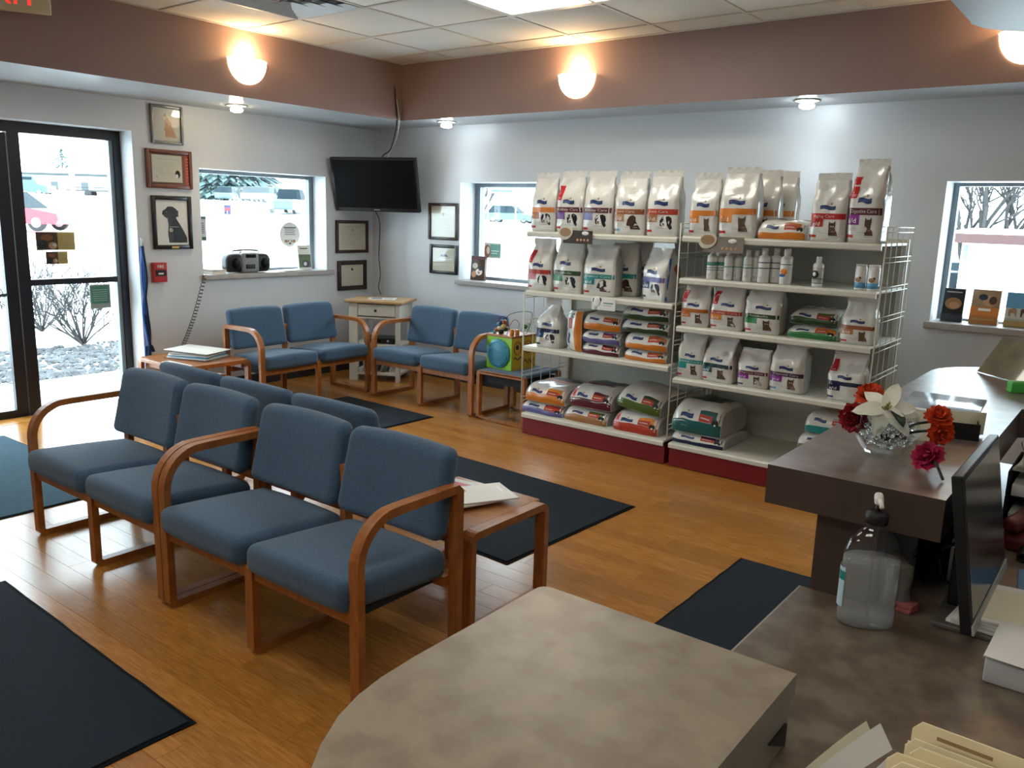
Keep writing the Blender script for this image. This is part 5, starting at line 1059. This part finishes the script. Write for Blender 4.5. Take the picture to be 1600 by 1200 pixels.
def flower(name, label, kind, m, base, head, d, size, seed=0, stemfrom=None):
    """head at a world point facing direction d"""
    t = thing(name, label, 'flower', base); h = Vector(head)-Vector(base); d = Vector(d).normalized(); Q = d.to_track_quat('Z', 'Y').to_matrix(); R_ = random.Random(seed)
    stem(t, [(0, 0, 0), h*.5+Vector((0, 0, .01)), h-d*.012])
    if kind == 'lily':
        for k in range(6):
            rows = petal(size*(1.0 if k % 2 else .92), size*.50, .28+.1*(k % 3), ruf=.004, sd=seed+k); Rz = Matrix.Rotation(k*PI/3+.2, 3, 'Z') @ Matrix.Rotation(-.25 if k % 2 else -.12, 3, 'Y')
            MB().grid([[h+Q @ (Rz @ p)+d*(.004 if k % 2 else 0) for p in r_] for r_ in rows]).build('petal', m, t, fixn=False)
        q = MB()
        for k in range(14): a = R_.uniform(0, 6.28); r_ = R_.uniform(.002, .012); q.tube([h+Q @ Vector((r_*.4*math.cos(a), r_*.4*math.sin(a), .003)), h+Q @ Vector((r_*math.cos(a), r_*math.sin(a), .016+R_.uniform(0, .006)))], .0016, 4)
        q.build('stamens', mat('stamen_green', (.30, .33, .06), .6), t)
    else:
        for ring, (n, r0, tl, sc) in enumerate([(11, .002, -.05, .95), (11, .001, .45, .92), (10, 0, .85, .85), (8, 0, 1.15, .78), (6, 0, 1.4, .66)]):
            q = MB()
            for k in range(n):
                rows = petal(size*sc, size*.80*sc, -.15, .40, 4, size*.11, seed*50+ring*10+k); Rz = Matrix.Rotation(k*2*PI/n+ring*.4+R_.uniform(-.15, .15), 3, 'Z') @ Matrix.Rotation(-tl*R_.uniform(.8, 1.2), 3, 'Y')
                q.grid([[h+Q @ (Rz @ p) for p in r_] for r_ in rows])
            q.build('petal_ring', m, t, fixn=False)
        MB().lathe([(.003, -.016), (.009, -.008), (.011, 0)], 8).build('calyx', STEM, t).matrix_basis = Matrix.Translation(h) @ Q.to_4x4()
    return t
B0 = (VX, VY, VZ+.035)
fl = flower('white_flower', 'large cream white flower in the vase', 'lily', PETW, (VX, VY, VZ+.04), (5.965, -3.865, 1.154), (.25, -.75, .62), .077, 1)
for a, (ox, oz) in enumerate([(.03, -.03), (.055, -.022)]):
    rows = petal(.05, .03, .3); R_ = Matrix.Rotation(-.4-.3*a, 3, 'Z') @ Matrix.Rotation(.35, 3, 'Y'); q = MB().grid([[Vector((ox*.3, -.03, .078)) + R_ @ p for p in r_] for r_ in rows]); q.build('leaf', STEM, fl, fixn=False)
flower('red_flower', 'orange red carnation behind the white flower at the upper left', 'carnation', PETR, B0, (5.911, -3.801, 1.166), (-.1, -.4, .9), .043, 2)
flower('red_flower', 'dark red flower at the lower left of the white flower', 'carnation', PETD, B0, (5.89, -3.849, 1.118), (-.2, -.9, .1), .043, 3)
flower('red_flower', 'orange red carnation leaning out to the right, upper one', 'carnation', PETR, B0, (6.075, -3.823, 1.144), (.2, -.5, .8), .036, 4)
flower('red_flower', 'orange red carnation leaning out to the right, lower one', 'carnation', PETR, B0, (6.085, -3.833, 1.112), (.5, -.75, -.1), .035, 5)
t = flower('crimson_flower', 'crimson flower lying on the bar beside the vase', 'carnation', PETP, (6.128, -3.985, 1.0395), (6.080, -3.905, 1.063), (-.25, -.6, .6), .042, 6)
# ---- other things on the bar
t = thing('clear_board', 'bluish clear plastic clipboard lying on the raised bar', 'clipboard', (5.954, -3.076, 1.0355), .06); MB().rbox((-.112, -.18, 0), (.112, .17, .004), .002, seg=1, inner=0).build('sheet', mat('blue_plastic_sheet', (.30, .37, .45), .12, coat=.4), t); MB().rbox((-.09, -.165, .004), (.02, -.135, .0065), .001, seg=1, inner=0).build('white_label', PAPER, t)
t = thing('card_box', 'small black card box with cream cards on the raised bar', 'box', (6.071, -3.503, 1.0355), .25)
for p0, p1 in (((-.05, -.035, 0), (.05, .035, .003)), ((-.05, -.035, .003), (.05, -.032, .045)), ((-.05, .032, .003), (.05, .035, .045)), ((-.05, -.032, .003), (-.047, .032, .045)), ((.047, -.032, .003), (.05, .032, .045))): B(p0, p1).build('box_side', BLACK, t)
for k in range(6): t_ = thing('card', 'cream card standing in the small black box, number %s from the front' % ['one', 'two', 'three', 'four', 'five', 'six'][k], 'card', (6.071+.006*k-.012, -3.508+.008*k, 1.0395), .25+.04*k, 'cream cards in the black box'); B((-.042, -.0008, 0), (.042, .0008, .055+.004*(k % 3))).build('card_face', CREAM, t_, (0, 0, 0), (.1*(k-3)*.4, 0, 0))
t = thing('envelope', 'cream folded card leaning between the vase and the black box', 'card', (6.002, -3.631, 1.0355), .5); MB().grid([[Vector((-.05+.10*j/3, .0+.03*i/3, .075*i/3)) for j in range(4)] for i in range(4)]).build('front_leaf', CREAM, t, fixn=False); MB().grid([[Vector((-.05+.10*j/3, .06-.03*i/3, .075*i/3)) for j in range(4)] for i in range(4)]).build('back_leaf', CREAM, t, fixn=False)
t = thing('sign_holder', 'tilted clear acrylic sign holder reflecting a warm lamp at the far end of the bar', 'sign holder', (6.018, -2.371, 1.0355), -.78)
BRZ = mat('brown_glossy_print', (.25, .20, .115), .10, color2=(.14, .115, .07), vscale=14, spec=.25)
o = B((-.13, 0, .004), (.13, .003, .17)).build('acrylic_face', BRZ, t, (0, 0, 0), (-.6, 0, 0)); B((-.13, -.0025, .004), (.13, -.0005, .172)).build('acrylic_cover', ACRYL, o); MB().rbox((-.13, -.012, 0), (.13, .10, .005), .002, seg=1, inner=0).build('acrylic_foot', ACRYL, t)
t = thing('green_block', 'small bright green block at the right end of the bar', 'block', (6.103, -2.649, 1.0355), .5); GR_ = mat('bright_green_plastic', (.08, .45, .08), .4); MB().rbox((-.02, -.02, 0), (.035, .02, .034), .003).build('block', GR_, t); MB().rbox((-.018, -.018, .034), (.033, .018, .038), .002, seg=1, inner=0).build('lid', GR_, t)
# ---- sanitiser bottle on the desk
BX, BY, BZ = 6.045, -4.185, .7402
t = thing('pump_bottle', 'large clear pump bottle of hand sanitiser on the low desk', 'bottle', (BX, BY, BZ), .45); SX, SY = 1.0, .62
prof = [(.056, 0), (.060, .006), (.060, .036), (.058, .045), (.060, .054), (.061, .138), (.058, .17), (.048, .196), (.032, .216), (.020, .225), (.019, .236)]
q = MB().lathe(prof+[(r_-.0016, z) for r_, z in reversed(prof[1:])], 32, sx=SX, sy=SY); q.build('clear_body', PET, t)
MB().lathe([(r_-.0022, z+.002) for r_, z in prof[:6]]+[(.057, .155)], 32, sx=SX, sy=SY).build('liquid', LIQ, t)
MB().lathe([(.021, .230), (.024, .234), (.024, .252), (.020, .257), (.008, .259)], 24).build('black_collar', BLACK, t); MB().tube([(0, 0, .25), (0, 0, .276)], .0055, 10).build('pump_stem', BLACK, t)
WH_ = mat('white_pump_plastic', (.82, .80, .74), .35); MB().rbox((-.009, -.010, .272), (.009, .012, .292), .007, fn=lambda p: (p.x, p.y, p.z+.006*(p.y > 0))).build('pump_head', WH_, t); MB().tube([(0, -.004, .285), (0, -.022, .283), (0, -.032, .276)], .005, 8).build('pump_spout', WH_, t); MB().tube([(0, 0, .23), (.004, 0, .015)], .003, 6).build('dip_tube', ACRYL, t)
rows = [[Vector((-math.cos(.5*(j/6-.5)*2)*.0615, math.sin((j/6-.5)*1.0)*.0615*SY, .04+.09*i/4)) for j in range(7)] for i in range(5)]; MB().grid(rows).build('label', mat('label_pale_blue', (.45, .60, .66), .4), t, fixn=False); MB().grid([[p*1.006 for p in r_] for r_ in [[Vector((q_.x, q_.y, .10+.02*i)) for q_ in rows[0]] for i in range(2)]]).build('label_stripe', PAL['teal'], t, fixn=False)
t = thing('paper_packet', 'crumpled grey paper packet behind the pump bottle', 'packet', (6.060, -4.02, BZ), .4); MB().rbox((-.03, -.05, 0), (.03, .05, .10), .012, seg=2, inner=4, fn=lambda p: (p.x+.008*noise.noise(p*40), p.y+.008*noise.noise(p*40+Vector((3, 3, 3))), max(0, p.z+.012*noise.noise(p*30)))).build('packet_body', mat('packet_grey', (.20, .185, .16), .7, var=.2, vscale=30), t); MB().rbox((-.02, -.045, .092), (.02, .045, .108), .004, seg=1, inner=0).build('folded_top', mat('packet_grey', (0, 0, 0)), t)
t = thing('sticky_notes', 'pink sticky notes pad on the low desk', 'note pad', (6.098, -4.055, BZ), -.3); PK = mat('pink_note', (.42, .12, .12), .7, var=.1)
for k in range(2): MB().rbox((-.022, -.020+.003*k, .010*k), (.022, .020, .010*k+.0095), .001, seg=1, inner=0).build('note_pad', PK, t, (0, 0, 0), (0, 0, .08*k))
# cables behind the bottle
for i, P_ in enumerate([[(6.10, -3.86, .745), (6.14, -3.92, .86), (6.17, -3.85, .90), (6.20, -3.80, .80), (6.16, -3.70, .745)], [(6.06, -3.80, .95), (6.12, -3.90, .88), (6.15, -3.95, .80), (6.19, -3.88, .76)], [(6.05, -3.75, .76), (6.10, -3.85, .80), (6.13, -3.92, .85), (6.2, -3.9, .90)]]):
    cable('black cable tangled under the bar behind the monitor, %s' % ['looping highest', 'middle one', 'lowest one'][i], P_, .004, BLACK)
t = thing('power_adapter', 'dark adapter box with a pale label under the bar', 'adapter', (6.10, -3.80, .90), .5); MB().rbox((-.03, -.03, -.16), (.03, .03, .03), .005).build('case', BLACK, t); B((-.02, -.032, .0), (.02, -.0305, .022)).build('label', PAL['grey'], t)
# ---- monitor seen edge-on
t = thing('monitor', 'black flat monitor seen nearly edge-on at the right', 'monitor', (6.222, -3.955, .94), rot=(0, -.17, PI/2)); t.rotation_euler = (Matrix.Rotation(-.17, 3, 'Y') @ Matrix.Rotation(PI/2, 3, 'Z')).to_euler()
MB().rbox((-.222, 0, -.165), (.235, .022, .168), .004).build('casing', BLACK, t)
B((-.210, -.0015, -.135), (.223, .001, .157)).build('screen', mat('grey_glossy_screen', (.035, .04, .045), .18), t); B((-.222, -.004, -.165), (.235, .0, -.145)).build('lower_bezel', mat('silver_bezel', (.42, .42, .40), .35), t)
B((-.05, .022, -.10), (.05, .04, .05)).build('stand_head', BLACK, t)
t = thing('monitor_stand', 'dark base plate of the monitor with a black neck', 'monitor stand', (6.245, -3.99, BZ), 0); MB().rbox((-.085, -.11, 0), (.10, .13, .012), .004, seg=2).build('base_plate', mat('stand_brown_grey', (.10, .09, .08), .4), t); MB().rbox((-.075, .0, .012), (-.04, .05, .15), .006).build('neck', BLACK, t)
for k in range(4):
    t = thing('paper_sheet', ['white paper at the bottom of the sheets by the monitor foot', 'white paper second from the bottom by the monitor foot', 'white paper third from the bottom by the monitor foot', 'topmost white paper by the monitor foot'][k], 'paper', (6.265+.004*k, -3.995, BZ+.0125+.008*k), .08*k-.1); MB().rbox((-.07, -.095, 0), (.075, .13, .007), .001, seg=1, inner=0).build('sheet', PAPER, t); B((-.06, -.08, .0070), (.06, .1, .0075)).build('upper_sheet', [PAPER, CREAM][k % 2], t)
# ---- right-hand clutter
def desk_box(name, label, cat, x, y, z, w_, d_, h, m, rz=0, extra=None):
    t = thing(name, label, cat, (x, y, z), rz); MB().rbox((-w_/2, -d_/2, 0), (w_/2, d_/2, h), min(.004, h/3), seg=1, inner=0).build('body', m, t)
    if extra: extra(t)
    return t
def pages(t): 
    for k in range(3): MB().rbox((-.128+.004*k, -.088-.006*k, .052+.002*k), (.13, .09, .0538+.002*k), .0005, seg=1, inner=0).build('loose_sheet', PAPER, t, (0, 0, 0), (0, 0, -.03*k))
desk_box('binder', 'thick white binder under loose sheets at the right edge', 'binder', 6.415, -4.20, BZ, .25, .17, .05, mat('binder_grey', (.45, .46, .47), .5), -.02, pages)
def logo(t):
    B((-.10, -.09, .0222), (.10, -.083, .024)).build('pad_binding', CREAM, t); P_ = Print(plane_S((-.1, -.1, .0221), (.2, 0, 0), (0, .2, 0))); P_.poly([(.05, .48), (.3, .44), (.5, .40), (.45, .52), (.25, .56)], 'blue2', .0006); P_.ell(.3, .2, .16, .05, 'navy', .0006); P_.ell(.3, .2, .12, .03, 'grey', .0008)
    for k in range(3): P_.rect(.2+.08*k, .58, .215+.08*k, .74, 'blue2', .0006, 1, 1)
    P_.build('printed_logo', t)
desk_box('note_pad', 'cream note pad with a blue logo at the right edge', 'note pad', 6.445, -4.03, BZ+.0, .21, .17, .09, CREAM, -.05, lambda t: None)
t = thing('letter', 'white letter with a blue logo on the cream pad', 'paper', (6.435, -4.025, BZ+.0905-.022), -.05); MB().rbox((-.10, -.085, .022), (.10, .085, .0222), .0001, seg=1, inner=0).build('sheet', PAPER, t); logo(t)
desk_box('blue_folder', 'blue folder lying on the desk beyond the monitor', 'folder', 6.36, -3.72, BZ, .16, .22, .006, mat('folder_blue', (.06, .20, .42), .5), .1, lambda t: B((-.075, -.1, .006), (.075, .1, .0075)).build('cover', mat('folder_blue', (0, 0, 0)), t))
t = thing('pen', 'red and black pen beside the note pad', 'pen', (6.28, -3.86, BZ+.004), .25); MB().tube([(0, 0, 0), (.12, 0, 0)], .0035, 8).build('barrel', BLACK, t); MB().ball((.125, 0, .004), .009, sc=(1.3, 1, .8)).build('red_cap', PAL['red'], t)
t = thing('desk_phone', 'dark maroon desk telephone at the right edge', 'telephone', (6.285, -3.40, BZ), -.2); MAR = mat('maroon_plastic', (.10, .015, .018), .4)
MB().rbox((-.07, -.09, 0), (.10, .10, .035), .008, fn=lambda p: (p.x, p.y, p.z*(1+.9*(p.y+.09)/.19) if p.z > .01 else p.z)).build('phone_base', MAR, t); MB().rbox((-.065, -.09, .05), (-.02, .10, .085), .012).build('handset', MAR, t); B((.0, .02, .062), (.08, .08, .068)).build('display', PAL['black'], t)
for k in range(9): MB().rbox((.005+.026*(k % 3), -.07+.024*(k//3), .042), (.025+.026*(k % 3), -.052+.024*(k//3), .052), .002, seg=1, inner=0).build('key', PAL['grey'], t)
P_ = [(6.27+.012*math.cos(k*.9), -3.56+.0012*k-.02*math.sin(k*.02), .755+.012*math.sin(k*.9)) for k in range(110)]; tag(MB().tube(P_, .003, 5).build('phone_cord', BLACK), 'black coiled telephone cord on the desk at the right edge', 'cord')
for k, (z, h, m, nm) in enumerate([(.7402, .085, BLACK, 'black'), (.8262, .075, BLACK, 'black')]):
    t = thing('paper_tray', ['lower black paper tray at the right edge beyond the telephone', 'upper black paper tray at the right edge beyond the telephone'][k], 'tray', (6.31, -3.11, z), 0); MB().rbox((-.13, -.14, 0), (.15, .14, .006), .002, seg=1, inner=0).build('tray_floor', BLACK, t)
    for x in (-.13, .144): B((x, -.14, .006), (x+.006, .14, h)).build('tray_side', BLACK, t)
    B((-.124, .134, .006), (.144, .14, h)).build('tray_back', BLACK, t); MB().rbox((-.115, -.15, .0065), (.135, .12, .04), .002, seg=1, inner=0).build('paper_stack', PAPER, t)
t = thing('paper_stack', 'white papers heaped on top of the black trays at the right edge', 'papers', (6.33, -3.12, .9017), .0)
for k in range(5): MB().rbox((-.13, -.13, .009*k), (.12, .12, .009*k+.0085), .001, seg=1, inner=0).build('sheet_bundle', [PAPER, CREAM][k % 2], t, (0, 0, 0), (0, 0, .07*k-.1))
# ---- file folders standing at the bottom edge
FX, FY, FT = 6.285, -4.965, .995
fr_ = random.Random(9)
for k in range(7):
    t = thing('file_folder', 'manila file folder standing upright on the desk, number %s from the back' % ['one', 'two', 'three', 'four', 'five', 'six', 'seven'][k], 'folder', (FX-.012*(k > 0)+.01*(k % 3), FY-.022*k, BZ), .02*(k-3)+.03, 'manila folders at the bottom edge')
    h = FT-BZ-.008*(k > 0)-.004*(k % 2); tb = .008
    MB().prism([(0, 0), (.30, 0), (.30, h-.01), (.285, h), (.19+.01*k, h), (.18+.01*k, h-.012), (.155, h-.012), (.145, h), (.01, h), (0, h-.012)], -.0012, .0012, axis='y').build('back_leaf', MANILA, t, (0, 0, 0), (-.05, 0, 0))
    MB().prism([(0, 0), (.30, 0), (.30, h-.02), (0, h-.02)], -.0075, -.0055, axis='y').build('front_leaf', MANILA, t, (0, 0, 0), (.0, 0, 0))
    MB().prism([(.01, .01), (.29, .01), (.29, h-.03+.012*(k % 3)), (.02, h-.035+.018*((k+1) % 3))], -.0045, -.002, axis='y').build('papers', [PAPER, PAL['pale'], CREAM][k % 3], t)
    if k == 0:
        P_ = Print(plane_S((0, -.0014, 0), (.30, 0, 0), (0, 0, h))); P_.rect(.10, .965, .30, .985, 'tan', .0004, 2, 1); P_.rect(.75, .965, .92, .98, 'black', .0004, 2, 1); P_.rect(.45, .62, .85, .90, 'grey', .0004, 2, 1); P_.rect(.5, .70, .72, .72, 'violet', .0008, 1, 1); P_.rect(.5, .66, .78, .675, 'violet', .0008, 1, 1); P_.rect(.5, .82, .8, .84, 'violet', .0008, 1, 1); P_.build('label_print', t)
for k, (x, y, rz, ang, w_, h, z, m, lb) in enumerate([(6.246, -4.94, .25, .95, .16, .062, .965, PAPER, 'white peaked letter rising at the left of the folders'), (6.229, -4.938, .25, .92, .14, .06, .955, CREAM, 'cream letter behind the leftmost white peaked one'), (6.272, -4.99, .4, .95, .12, .08, .95, PAPER, 'white peaked letter before the folders, left of the middle'), (6.288, -4.99, .4, .9, .11, .08, .95, PAL['grey'], 'grey peaked letter before the folders in the middle'), (6.305, -4.995, .4, .85, .12, .08, .95, PAPER, 'white peaked letter before the folders, right of the middle'), (6.370, -4.93, .5, .75, .13, .06, .985, CREAM, 'rolled pale letter rising at the right of the folders')]):
    t = thing('letter', lb, 'letter', (x, y, z), rz, 'letters stuck among the folders'); ca, sa = math.cos(ang), math.sin(ang); L_ = (z-BZ)/max(sa, .3)
    rows = [[Vector((-(a*ca)+b*sa*.35, .010*math.sin(a*18+k)+.03*a, -(a*sa)-b*ca*.9)) for b in [h*j/4 for j in range(5)]] for a in [L_*i/9 for i in range(10)]]
    rows = [[Vector((p.x, p.y, max(p.z, BZ-z))) for p in r_] for r_ in rows]
    MB().grid(rows).build('sheet', m, t, fixn=False); MB().grid([[p+Vector((0, .0015, 0)) for p in r_] for r_ in rows]).build('back_sheet', m, t, fixn=False)
# ---- magazines on the side table behind the near chairs
ZT = .4245
def mag(label, x, y, k, rz, w_, h, m, deco=None):
    t = thing('magazine', label, 'magazine', (x, y, ZT+.007*k), rz); MB().rbox((-w_/2, -h/2, 0), (w_/2, h/2, .0055), .001, seg=1, inner=0).build('pages', PAPER, t); B((-w_/2, -h/2, .0055), (w_/2, h/2, .0066)).build('cover', m, t)
    if deco: P_ = Print(plane_S((-w_/2, -h/2, .0067), (w_, 0, 0), (0, h, 0))); deco(P_); P_.build('cover_print', t)
def m1(P_): P_.rect(.08, .1, .92, .7, 'pink', .0003); P_.rect(.1, .76, .75, .88, 'red', .0005, 3, 1); P_.ell(.4, .4, .2, .2, 'skin', .0005); P_.rect(.6, .15, .9, .5, 'grey', .0006, 1, 1)
def m2(P_): P_.rect(.1, .08, .34, .34, 'gold', .0003); P_.rect(.14, .12, .24, .22, 'orange', .0005, 1, 1); P_.rect(.4, .1, .9, .12, 'tan', .0003, 1, 1); P_.rect(.1, .84, .6, .90, 'pale', .0003, 1, 1)
mag('pink and red magazine at the bottom of the pile on the oak side table', 4.17, -3.45, 0, .1, .23, .29, PAL['pale'], m1)
mag('grey picture magazine in the pile on the oak side table', 4.24, -3.56, 1, -.2, .21, .27, PAL['grey'], m1)
mag('cream magazine near the top of the pile on the oak side table', 4.315, -3.47, 2, -.35, .21, .27, PAL['cream'])
mag('topmost bright white magazine with a gold picture on the oak side table', 4.33, -3.44, 3, -.5, .21, .27, PAPER, m2)
